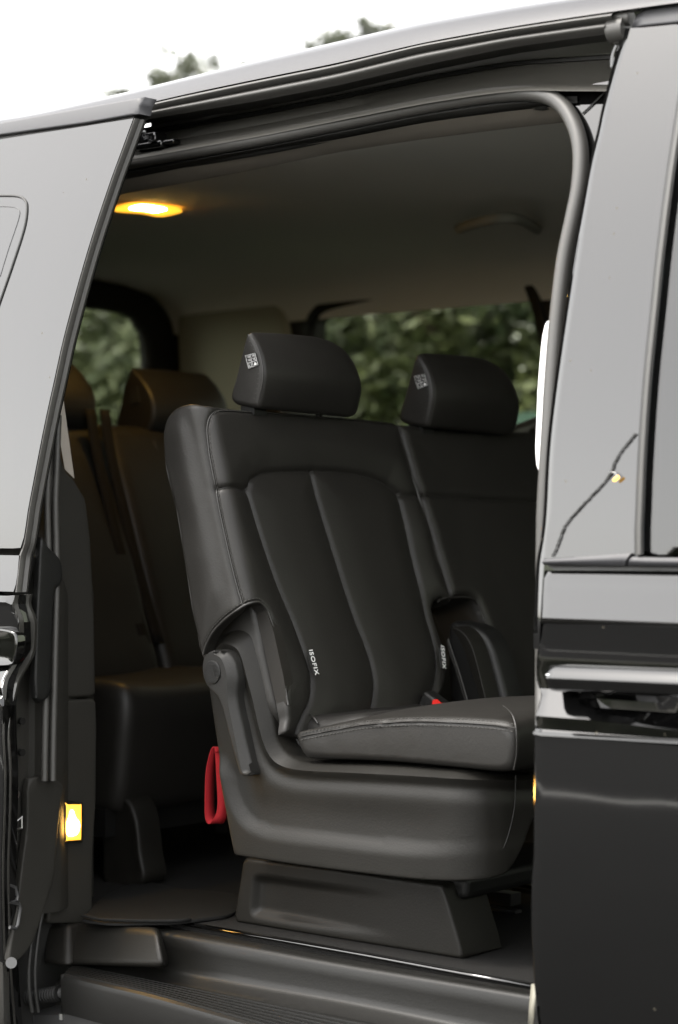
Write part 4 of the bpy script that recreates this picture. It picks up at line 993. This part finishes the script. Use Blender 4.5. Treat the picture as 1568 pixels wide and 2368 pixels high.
# --- headrest
def make_headrest(parent):
    H0 = .218
    hpf = pxY(cr([(571, 772), (577, 768), (586, 781), (596, 802), (605, 833), (608.7, 864), (605, 900), (599, 932), (594, 942), (584, 943), (562, 939), (543, 935), (533, 927), (531, 914), (541, 880), (555, 828), (566, 786)], 3, True), H0)
    hA = np.array(hpf); zt_ = hA[:, 1].max(); zb_2 = hA[:, 1].min(); xm = hA[:, 0].max()
    def crn(Q, s):
        t = np.clip((Q[:, 1] - zb_2) / (zt_ - zb_2), 0, 1)
        e = (1 - s * s); Q[:, 0] += .012 * e * t * (1 - t) * 4 * np.clip((Q[:, 0] - hA[:, 0].min()) / .04, 0, 1)
        Q[:, 1] += t * (.004 * e - .034 * max(0, s) ** 2.6) - (1 - t) * .007 * (s + 1) / 2
        return Q
    h = puff('headrest', hpf, XZw, H0, .500, .010, .05, M['leather'], parent, 110, crn, 26)
    sm = [onY(a, b, H0 + .003) for a, b in cr([(573, 774), (583, 784), (595, 803), (604, 833), (607.5, 864), (604, 897), (595, 931)], 6)]
    mb = MB(); mb.tube([p + np.array([.001, -.0005, 0]) for p in sm], .0016, 8); mb.build('piping', M['piping'], h, 60)
    st = MB(); stitches(st, [p + np.array([-.0055, -.0025, 0]) for p in sm[8:]], (0, 0, 0), .0085, .0035, .0008, (-.9, 0, .1)); st.build('stitching', M['thread'], h)
    # warning label with its pictogram squares
    q = [(566, 821), (591.5, 815), (599, 843.5), (574.5, 853)]
    P = [onY(a, b, H0 - .002) for a, b in q]
    lab = mesh('warning_label', P + [p + np.array([0, .0012, 0]) for p in P], [(0, 1, 2, 3), (4, 5, 6, 7), (0, 1, 5, 4), (1, 2, 6, 5), (2, 3, 7, 6), (3, 0, 4, 7)], M['tag'], parent, 0)
    def L(u, v): return P[0] * (1 - u) * (1 - v) + P[1] * u * (1 - v) + P[2] * u * v + P[3] * (1 - u) * v + np.array([0, -.0007, 0])
    mb = MB(); r_ = .00030
    mb.tube([L(.06, .04), L(.94, .04), L(.94, .96), L(.06, .96)], r_, 5, closed=True)
    mb.tube([L(.06, .60), L(.94, .60)], r_, 5); mb.tube([L(.5, .04), L(.5, .96)], r_ * .8, 5); 
    mb.add([L(.60, .90), L(.86, .90), L(.73, .66), L(.73, .78)], [(0, 1, 2)])
    mb.tube([L(.14, .66), L(.42, .66), L(.42, .92), L(.14, .92)], r_ * .7, 5, closed=True); mb.tube([L(.2, .72), L(.2, .88), L(.36, .88), L(.36, .72)], r_ * .6, 5)
    for (u0, v0) in ((.12, .08), (.56, .08), (.12, .34), (.56, .34)):
        mb.tube([L(u0 + .05, v0 + .02), L(u0 + .16, v0 + .05), L(u0 + .12, v0 + .14), L(u0 + .30, v0 + .13), L(u0 + .28, v0 + .20)], r_ * .8, 5)
        mb.tube([L(u0 + .24 + .05 * math.cos(k), v0 + .05 + .035 * math.sin(k)) for k in np.linspace(0, 6.28, 9)], r_ * .7, 5)
    mb.build('pictogram', M['print'], lab, 0)
    for yy in (.262, .43):
        b0 = onY(578, 940, .24)
        tube('headrest_post', [(b0[0] - .01, yy, b0[2] - .04), (b0[0] - .012, yy, b0[2] + .02)], .006, M['metal_dark'], parent, 10)
    g0 = onY(577, 943, .235)
    mb = MB(); mb.box(g0 + np.array([0, .01, -.004]), (.03, .03, .016)); mb.build('post_guide', M['plastic_dark'], parent)
make_headrest(seat1)
# --- red webbing loop behind the seat
lp = cr([onY(a, b, SY + .012) for a, b in ((510, 1738), (505, 1726), (499, 1730), (492, 1752), (486, 1785), (484, 1830), (484, 1870), (487, 1893), (494, 1902), (502, 1901), (509, 1892), (514, 1874), (515.5, 1850), (513, 1800), (510, 1745), (507, 1732))], 6)
V = []; Fc = []; A_ = resample(lp, 90)
wv = np.array([.78, -.62, 0]) * .0; 
for i, p in enumerate(A_):
    t = A_[min(i + 1, 89)] - A_[max(i - 1, 0)]; t /= np.linalg.norm(t)
    wd = np.array([.25, .97, 0]) if i < 45 else np.array([.80, .6, 0]); f_ = sst(35, 55, float(i)); wd = np.array([.20, .98, 0]) * (1 - f_) + np.array([.85, .50, 0]) * f_
    wd = wd - t * np.dot(wd, t); wd /= np.linalg.norm(wd); V += [p - wd * .009, p + wd * .009]
for i in range(89): Fc.append((2 * i, 2 * i + 1, 2 * i + 3, 2 * i + 2))
o = mesh('pull_strap', V, Fc, M['red'], seat1, 80); md = o.modifiers.new('s', 'SOLIDIFY'); md.thickness = .0018
# --- buckle
mb = MB(); c = onY(1000, 1640, .50); mb.box(c, (.045, .03, .05), Matrix.Rotation(.5, 3, 'Y')); bo = mb.build('belt_buckle', M['plastic_dark'], seat1)
md = bo.modifiers.new('b', 'BEVEL'); md.width = .006; md.segments = 3
P = [onY(a, b, .484) for a, b in ((1001, 1618), (1006, 1617), (1022, 1630), (1025, 1645), (995, 1645))]
mesh('release_button', P + [p + np.array([0, .012, 0]) for p in P], [(0, 1, 2, 3, 4), (5, 6, 7, 8, 9)] + [(i, (i + 1) % 5, 5 + (i + 1) % 5, 5 + i) for i in range(5)], M['redbuckle'], bo, 0)

# ------------------------------------------------------------------ second seat beside it
seat2 = empty('bench_seat', (-.1, .83, .475), 'second row black leather seat half hidden behind the front door pillar', 'seat')
DY = .0
f2 = cr([(922, 975), (980, 978), (1060, 982), (1235, 991), (1300, 996), (1300, 1700), (1176, 1700), (1160, 1560), (1156, 1523), (1148, 1486), (1130, 1440), (1112, 1396), (1104, 1384), (1090, 1379), (1062, 1378), (1052, 1380), (1010, 1240), (980, 1140), (965, 1100), (945, 1030), (934, 992)], 3, True)
f2u = bpx(f2); f2A = np.array(f2u)
y2 = bpx([(980, 1140), (1060, 1146), (1150, 1151), (1235, 1155), (1300, 1158)])
def back2_h(U):
    d, _ = dpoly(U, f2A, True); dy, _ = dpoly(U, y2)
    return -.0045 * np.exp(-(dy / .003) ** 2) - .002 * np.exp(-(dy / .012) ** 2) - .004 * sst(0, .1, d) - .003
bk2 = relief('backrest', f2u, b3, back2_h, .0065, .105, (), [y2], .020, M['leather'], seat2, 60)
mb = MB(); mb.tube(seam_on(y2, back2_h, .0003), .001, 6)
nr_ = seam_on(bpx(cr([(1018, 1390), (1030, 1382), (1062, 1378), (1088, 1379), (1103, 1384), (1112, 1396), (1130, 1440), (1148, 1486), (1156, 1523), (1157, 1548)], 5)), lambda U: np.zeros(len(U)) - .008, .001)
mb.tube(nr_, .002, 6); mb.build('piping', M['piping'], bk2, 60)
st = MB(); stitches(st, seam_on(bpx([(925, 985), (950, 1035), (968, 1100), (983, 1140), (1013, 1240), (1053, 1376)]), back2_h, .001), (0, .004, 0), .006, .003); st.build('stitching', M['thread'], bk2)
# its hinge arm in the cut-out
def onB(a, b, back): return onP(a, b, BO - BN * back, BN)
YA = .60
br = pxY(cr([(1036, 1450), (1061, 1441), (1093, 1447), (1119, 1464), (1135, 1488), (1148, 1528), (1176, 1640), (1176, 1720), (1050, 1720), (1036, 1600)], 3, True), YA + .05)
relief('hinge_cover', br, XZ(YA + .05), None, .008, .05, (), (), .010, M['plastic_dark'], seat2, 50)
rr = [(1056, 1448), (1078, 1460), (1097, 1486), (1112, 1532), (1135.5, 1628), (1142, 1660)]
rl_ = [(1050, 1452), (1064, 1478), (1080, 1520), (1098, 1570), (1118, 1628), (1124, 1660)]
ro = pxY(cr(rr, 4) + cr(rl_, 4)[::-1], YA + .02)
relief('hinge_rib', ro, XZ(YA + .02), lambda U: .012 * (1 - dpoly(U, pxY(cr(rr, 4), YA + .02))[0] / .03), .005, .06, (), (), .002, M['plastic'], seat2, 50)
mb = MB(); mb.tube(cr([onY(a, b, YA) for a, b in ((1036, 1477), (1046, 1510), (1060, 1550), (1072, 1590), (1083, 1630), (1086, 1650))], 4), .0018, 6)
mb.tube(cr([onY(a - 5, b, YA) for a, b in ((1039, 1480), (1046, 1510), (1060, 1550), (1072, 1590), (1083, 1630), (1086, 1650))], 4), .001, 6); mb.build('armrest_seam', M['piping'], seat2)
cs2 = [p + np.array([0, 0]) for p in cs]
puff('cushion', cs2, XZw, .612, 1.07, .03, .03, M['leather'], seat2, 90, crown, 14)
hd0 = empty('tmp_head', (0, 0, 0), 'x', 'x'); make_headrest(hd0)
# the same headrest moved along the backrest
kids = [c for c in hd0.children]
tgt = onY(930, 966, .63) ; shift = np.array([.0, .0, 0])
for c in kids:
    c.parent = seat2; c.scale = (1.07,) * 3; hc_ = Vector((-.40, .35, 1.33)); c.location = (hc_ + Vector((.0, .462, -.015))) - 1.07 * hc_ + Vector((.1, -.83, -.475))
    if c.type == 'MESH' and False: pass
bpy.data.objects.remove(hd0)

# ------------------------------------------------------------------ third row bench
seat3 = empty('rear_bench', (-1.1, .9, .475), 'shadowed third row bench with headrests under the rear window', 'bench seat')
XB = -1.24
bp = [(a_, b_ - .015 * (b_ > 1.25)) for a_, b_ in [(XB + .0, 1.32), (XB + .05, 1.2), (XB + .13, .95), (XB + .17, .78), (XB + .02, .72), (XB - .02, .85), (XB - .10, 1.1), (XB - .13, 1.30), (XB - .10, 1.345), (XB - .03, 1.345)]]
for y0 in (.30, .735, 1.17):
    b_ = puff('backrest', cr(bp, 5, True), XZw, y0, y0 + .425, .03, None, M['leather'], seat3, 70)
    mb = MB()
    for fx in (.30, .62): mb.tube([(XB + .004 + .13 * t + .012 * math.sin(3 * t), y0 + .425 * (fx + .03 * math.sin(2 * t)), 1.30 - .45 * t) for t in np.linspace(0, 1, 14)], .003, 6)
    mb.build('piping', M['piping'], b_)
hs = [(a_, b_ - .032) for a_, b_ in [(XB - .115, 1.355), (XB - .03, 1.35), (XB - .006, 1.37), (XB + .0, 1.41), (XB - .02, 1.45), (XB - .06, 1.487), (XB - .075, 1.487), (XB - .10, 1.42)]]
for y0 in (.46, .865, 1.28):
    h_ = puff('headrest', cr(hs, 4, True), XZw, y0, y0 + .26, .010, .045, M['leather'], seat3, 60, lambda Q, s: np.stack([Q[:, 0] + .010 * (1 - s * s), Q[:, 1]], 1))
    c = np.array([XB - .055, y0 - .001, 1.40]); mb = MB(); mb.box(c, (.026, .002, .034), Matrix.Rotation(-.2, 3, 'Y')); mb.build('warning_label', M['tag'], h_)
cs3 = cr([(-1.12, .80), (-1.0, .825), (-.85, .832), (-.77, .825), (-.75, .79), (-.755, .73), (-.775, .62), (-.82, .60), (-1.1, .62)], 4, True)
for y0 in (.30, .735, 1.17):
    puff('cushion', cs3, XZw, y0, y0 + .43, .03, None, M['leather'], seat3, 60, lambda Q, s: np.stack([Q[:, 0], Q[:, 1] + .014 * (abs(s) ** 3) * (Q[:, 1] > .78)], 1))
lg = pxY(cr([(223, 1895), (229, 1850), (240, 1840), (270, 1837), (296, 1855), (313, 1900), (321, 1975), (326, 2043), (240, 2051), (232, 1960)], 3, True), .32)
relief('leg_cover', lg, XZ(.32), lambda U: -.01 * sst(0, .02, dpoly(U, lg, True)[0]) * .6, .01, .06, (), (), .012, M['plastic'], seat3, 50)
relief('leg_cover', pxY(cr([(500, 1880), (530, 1880), (532, 2015), (498, 2018)], 3, True), .9), XZ(.9), None, .01, .05, (), (), .005, M['plastic'], seat3, 50)
mb = MB(); mb.box((-1.0, .9, .585), (.40, 1.2, .05)); mb.build('seat_frame', M['plastic_dark'], seat3)
# hanging belts on the bench
for y0 in (.66, .70):
    P = [(XB + .01, y0, 1.36), (XB + .03, y0 + .004, 1.25), (XB + .10, y0 + .02, 1.0), (XB + .14, y0 + .03, .88)]
    A_ = np.array(resample(cr(P, 6), 24)); V = []
    for p in A_: V += [p + np.array([.012, -.014, 0]), p + np.array([.012, .014, 0])]
    o = mesh('seat_belt', V, [(2 * i, 2 * i + 1, 2 * i + 3, 2 * i + 2) for i in range(23)], M['belt'], seat3); md = o.modifiers.new('s', 'SOLIDIFY'); md.thickness = .002
# floor mat
fm_ = [onZ(a, b, .484)[:2] for a, b in cr([(190, 2116), (225, 2123), (261, 2127), (330, 2128), (411, 2128), (470, 2120), (531, 2110), (560, 2085), (540, 2066), (420, 2052), (330, 2030), (250, 2060), (205, 2100)], 4, True)]
fmo = relief('floor_mat', fm_, lambda a, b, h: (a, b, .482 + h + .003 * math.sin(a * 14) * math.cos(b * 9)), None, .02, .005, (), (), .004, M['mat_rubber'])
fmo['label'] = 'black rubber floor mat behind the near seat'; fmo['category'] = 'floor mat'
mb = MB(); mb.tube([onZ(a, b, .484) for a, b in cr([(190, 2116), (225, 2124), (261, 2127), (330, 2129), (411, 2129), (440, 2125)], 5)], .003, 8); mb.build('mat_rim', M['mat_rubber'], fmo)
# chrome tipped bar and rail beyond the pedestal
sr = empty('seat_rail', (.25, .6, .49), 'bright metal rail end on the floor in front of the near pedestal', 'rail')
mb = MB(); a0 = onY(1186, 2048, .62); mb.tube([a0, a0 + np.array([.004, 0, 0]), a0 + np.array([.16, 0, -.004])], [.007, .0095, .0095], 14); mb.build('release_bar', M['chrome'], sr)
mb = MB(); mb.box(onY(1165, 2104, .55), (.06, .02, .006)); mb.box(onY(1165, 2075, .57), (.05, .03, .02)); mb.build('bracket', M['metal_dark'], sr)

# ------------------------------------------------------------------ reflection of a twisted wire and bulb, modelled solid on the pillar panel
wire = empty('wire_reflection', tuple(onS(1370, 1130, -.004)), 'modelled reflection of a thin black twisted wire with one tiny amber bulb in the front pillar', 'wire')
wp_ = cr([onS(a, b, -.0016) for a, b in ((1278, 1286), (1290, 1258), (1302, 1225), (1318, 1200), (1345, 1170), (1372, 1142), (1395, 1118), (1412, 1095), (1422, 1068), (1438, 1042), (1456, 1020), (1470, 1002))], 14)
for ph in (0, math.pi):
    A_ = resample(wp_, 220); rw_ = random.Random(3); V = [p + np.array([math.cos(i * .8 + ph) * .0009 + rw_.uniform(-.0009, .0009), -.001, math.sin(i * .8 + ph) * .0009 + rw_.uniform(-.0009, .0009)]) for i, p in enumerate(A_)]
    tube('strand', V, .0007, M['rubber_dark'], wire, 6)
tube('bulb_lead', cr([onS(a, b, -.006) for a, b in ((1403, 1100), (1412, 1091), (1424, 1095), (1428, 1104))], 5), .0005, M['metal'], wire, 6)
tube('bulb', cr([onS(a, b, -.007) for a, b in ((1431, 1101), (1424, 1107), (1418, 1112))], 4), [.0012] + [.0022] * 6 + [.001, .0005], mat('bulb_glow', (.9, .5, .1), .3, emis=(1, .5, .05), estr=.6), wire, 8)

# ------------------------------------------------------------------ trees and fence
def foliage(center, rad, n, size, seed, squash=1, clump=1):
    r = np.random.default_rng(seed)
    K = max(6, int(n / 60)); d = r.normal(size=(K, 3)); d /= np.linalg.norm(d, axis=1)[:, None]
    cc = d * (r.random(K)[:, None] ** .45) * np.array(rad) * .92 + np.array(center)
    idx = r.integers(0, K, n); P = cc[idx] + r.normal(size=(n, 3)) * np.array(rad) * .11 * clump
    t = r.normal(size=(n, 3)); t[:, 2] *= .6; t /= np.linalg.norm(t, axis=1)[:, None]
    b = np.cross(t, r.normal(size=(n, 3))); b /= np.linalg.norm(b, axis=1)[:, None]
    s = size * (.6 + .8 * r.random(n))[:, None]
    V = np.stack([P - t * s, P + b * s * .42, P + t * s, P - b * s * .42], 1).reshape(-1, 3)
    Fq = np.arange(4 * n).reshape(-1, 4)
    return V, Fq
def leaf_mesh(name, V, Fq, m, parent):
    me = bpy.data.meshes.new(name); me.vertices.add(len(V)); me.vertices.foreach_set('co', V.ravel())
    me.loops.add(Fq.size); me.loops.foreach_set('vertex_index', Fq.ravel().astype(np.int32)); me.polygons.add(len(Fq)); me.polygons.foreach_set('loop_start', np.arange(0, Fq.size, 4).astype(np.int32)); me.polygons.foreach_set('loop_total', np.full(len(Fq), 4, np.int32)); me.update()
    return link(name, me, m, parent)
def tree(name, x, y, h, rx, ry, n, size, label, cat, group, m='leaf', low=.0, seed=1, tip=None):
    t = empty(name, (x, y, 0), label, cat, group)
    r = random.Random(seed); c0 = (0, 0, low + (h - low) / 2)
    pts = [(0, 0, -.05), (.04, .02, h * .25), (-.03, .05, h * .5), (.05, 0, h * .72)]
    mb = MB(); mb.tube(cr(pts, 4), list(np.linspace(.10, .03, 13)), 10)
    for k in range(7):
        a = r.random() * 6.28; z0 = h * (.25 + .06 * k); mb.tube([(0.02, .02, z0), (math.cos(a) * rx * .4, math.sin(a) * ry * .4, z0 + h * .1), (math.cos(a) * rx * .75, math.sin(a) * ry * .75, z0 + h * .18)], [.035, .02, .008], 7)
    tr = mb.build('trunk', M['bark'], t)
    V, Fq = foliage(c0, (rx, ry, (h - low) / 2), n, size, seed)
    if tip is not None:
        for (tx, tz0, tz1, tr_) in tip:
            kk = int(1100); r2 = np.random.default_rng(seed + 5); u = r2.random(kk); a = r2.random(kk) * 6.28; rad = 2.1 * tr_ * (1.02 - u) * (.35 + .65 * np.abs(np.sin(u * 11 + a * .5))) * np.sqrt(r2.random(kk))
            Pq = np.stack([tx - x + rad * np.cos(a), rad * np.sin(a), tz0 + u * (tz1 - tz0)], 1)
            cq = np.stack([tx - x + tr_ * 1.5 * r2.uniform(-1, 1, 12), tr_ * r2.uniform(-1, 1, 12), tz1 - (tz1 - tz0) * r2.uniform(.02, .6, 12)], 1)
            kc = int(kk * .7); Pq[:kc] = cq[r2.integers(0, 12, kc)] + r2.normal(size=(kc, 3)) * tr_ * np.array([.26, .26, .18])
            tt_ = r2.normal(size=(kk, 3)); tt_ /= np.linalg.norm(tt_, axis=1)[:, None]; b = np.cross(tt_, r2.normal(size=(kk, 3))); b /= np.linalg.norm(b, axis=1)[:, None]
            s = size * (.5 + .6 * r2.random(kk))[:, None]
            V2 = np.stack([Pq - tt_ * s, Pq + b * s * .45, Pq + tt_ * s, Pq - b * s * .45], 1).reshape(-1, 3)
            Fq = np.vstack([Fq, np.arange(4 * kk).reshape(-1, 4) + len(V)]); V = np.vstack([V, V2])
    for f_ in ('a',):
        o = bpy.data.objects.new('crown', None) if False else None
    V = V
    me_o = leaf_mesh('crown', V, Fq, M[m], None); me_o.parent = t
    tr.location = (0, 0, 0)
    return t
# hedge trees seen through the windows
for i, (x, y, h, rx, sd, lab, mm) in enumerate([
    (-7.9, 5.6, 2.75, 1.1, 11, 'leafy tree in the left part of the rear window', 'leaf_light'), (-6.2, 5.3, 2.7, 1.15, 12, 'leafy tree in the right part of the rear window', 'leaf_light'),
    (-4.4, 5.0, 2.6, 1.2, 13, 'broad leafy shrub hidden between the two cabin windows', 'leaf'), (-3.1, 4.7, 2.6, 1.1, 14, 'leafy shrub behind the left half of the cabin window', 'leaf'),
    (-1.9, 4.6, 2.6, 1.05, 15, 'leafy shrub behind the right half of the cabin window', 'leaf'), (-.6, 4.6, 2.6, 1.05, 16, 'leafy shrub beyond the right edge of the cabin window', 'leaf')]):
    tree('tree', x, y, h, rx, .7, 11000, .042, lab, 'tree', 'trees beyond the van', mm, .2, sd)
def far(px, py, t_):
    p = onT(px, py, t_); return p
for i, (px, py, wpx, lab) in enumerate([(440, 112, 42, 'tallest pointed treetop rising over the roof at the left'), (352, 182, 32, 'small pale treetop just over the roof beside the tallest one'), (287, 208, 14, 'tiny treetop at the far left over the roof trim'),
        (600, 138, 12, 'lowest small treetop over the middle of the roof'), (772, 84, 24, 'blurred pale treetop over the roof right of the middle'), (842, 44, 40, 'round treetop with pinkish leaves above the roof')]):
    p = far(px, py, 16); p2 = far(px, py, 16)
    rr_ = wpx / F * 16
    tree('distant_tree', p[0], p[1], p[2] - .42, 1.0, 1.0, 3000, .045, lab, 'tree', 'treetops over the roof', 'leaf_hazed', .8, 30 + i, [(p[0], p[2] - .6, p[2], rr_ * 1.9)])
# overhanging twigs from a tall tree
tt_ = empty('overhanging_branch', tuple(onT(890, -140, 9)), 'thin leafy twigs hanging into the sky at the top edge', 'branch')
for k, (a, b) in enumerate(((850, 12), (925, 10), (1196, -8), (905, 66))):
    e = onT(a, b, 9); s_ = onT(890 + (a - 890) * .3, -140, 9)
    tube('twig', cr([s_, s_ * .5 + e * .5 + np.array([0, 0, .05]), e], 4), .003, M['bark'], tt_, 6)
    V, Fq = foliage((0, 0, 0), (.06, .06, .09), 90, .024, 60 + k, 1, 3); V = V + e - np.array(tt_.location)
    leaf_mesh('leaves', V, Fq, M['leaf_hazed'], tt_)
# mirrored behind the viewer: trees, plus a wall and house added for pale patches
for i, (x, hh, wd_) in enumerate(((-15, 2.3, 1.5), (-11.2, 2.0, 1.3), (-8.6, 2.2, 1.1), (-5.2, 1.9, 1.2), (-3.5, 2.1, .8), (.2, 1.9, 1.1), (3.6, 2.2, 1.4), (7.5, 2.0, 1.4))):
    tree('garden_tree', x, -9.5 - .5 * (i % 2), hh, wd_, .9, 2600, .10, 'garden tree behind the viewer mirrored in the black paint', 'tree', 'trees mirrored in the van paint', 'leaf', .1, 80 + i)
M['render_wall'] = mat('pale_render', (.5, .47, .40), .9, var=.1); M['tiles'] = mat('roof_tiles', (.07, .065, .06), .8)
gw = empty('added_wall', (-6, -12.5, 0), 'low pale wall added behind the viewer for its reflection in the black paint', 'wall')
mb = MB(); mb.box((-6, -12.5, .55), (26, .2, 1.1)); mb.build('wall_body', M['render_wall'], gw); mb = MB(); mb.box((-6, -12.5, 1.13), (26.1, .3, .06)); mb.build('coping', M['tiles'], gw)
hs_ = empty('house', (-11, -19, 0), 'pale house with a tiled roof added behind the viewer for its reflection in the black paint', 'house')
mb = MB(); mb.box((-11, -19, 1.0), (8, 6, 2.0)); wl_ = mb.build('wall', M['render_wall'], hs_, 0)
mb = MB(); mb.add([(-15.3, -22.3, 2.0), (-6.7, -22.3, 2.0), (-6.7, -15.7, 2.0), (-15.3, -15.7, 2.0), (-14, -19, 2.9), (-8, -19, 2.9)], [(0, 1, 5, 4), (1, 2, 5), (2, 3, 4, 5), (3, 0, 4), (0, 3, 2, 1)]); mb.build('roof', M['tiles'], hs_, 0)
for x in (-13.4, -11, -8.6):
    mb = MB(); mb.box((x, -15.98, 1.2), (1.1, .06, 1.0)); wn = mb.build('window', M['white'], hs_, 0); mb = MB(); mb.box((x, -15.94, 1.2), (.94, .03, .86)); mb.build('pane', M['gloss'], wn, 0)
# painted fence beyond the window
fe_ = empty('fence', (-1.8, 3.6, 0), 'dark green metal fence frame beyond the cabin window', 'fence')
mb = MB(); zf_ = 1.52
mb.box((-1.4, 3.6, 1.47), (2.4, .05, .06)); mb.box((-1.4, 3.6, .3), (2.4, .05, .06)); mb.build('rail', M['teal'], fe_)
for x in (-2.6, -1.72, -.85, -.2):
    mb = MB(); mb.box((x, 3.6, .74), (.09, .06, 1.48)); mb.build('post', M['teal'], fe_)
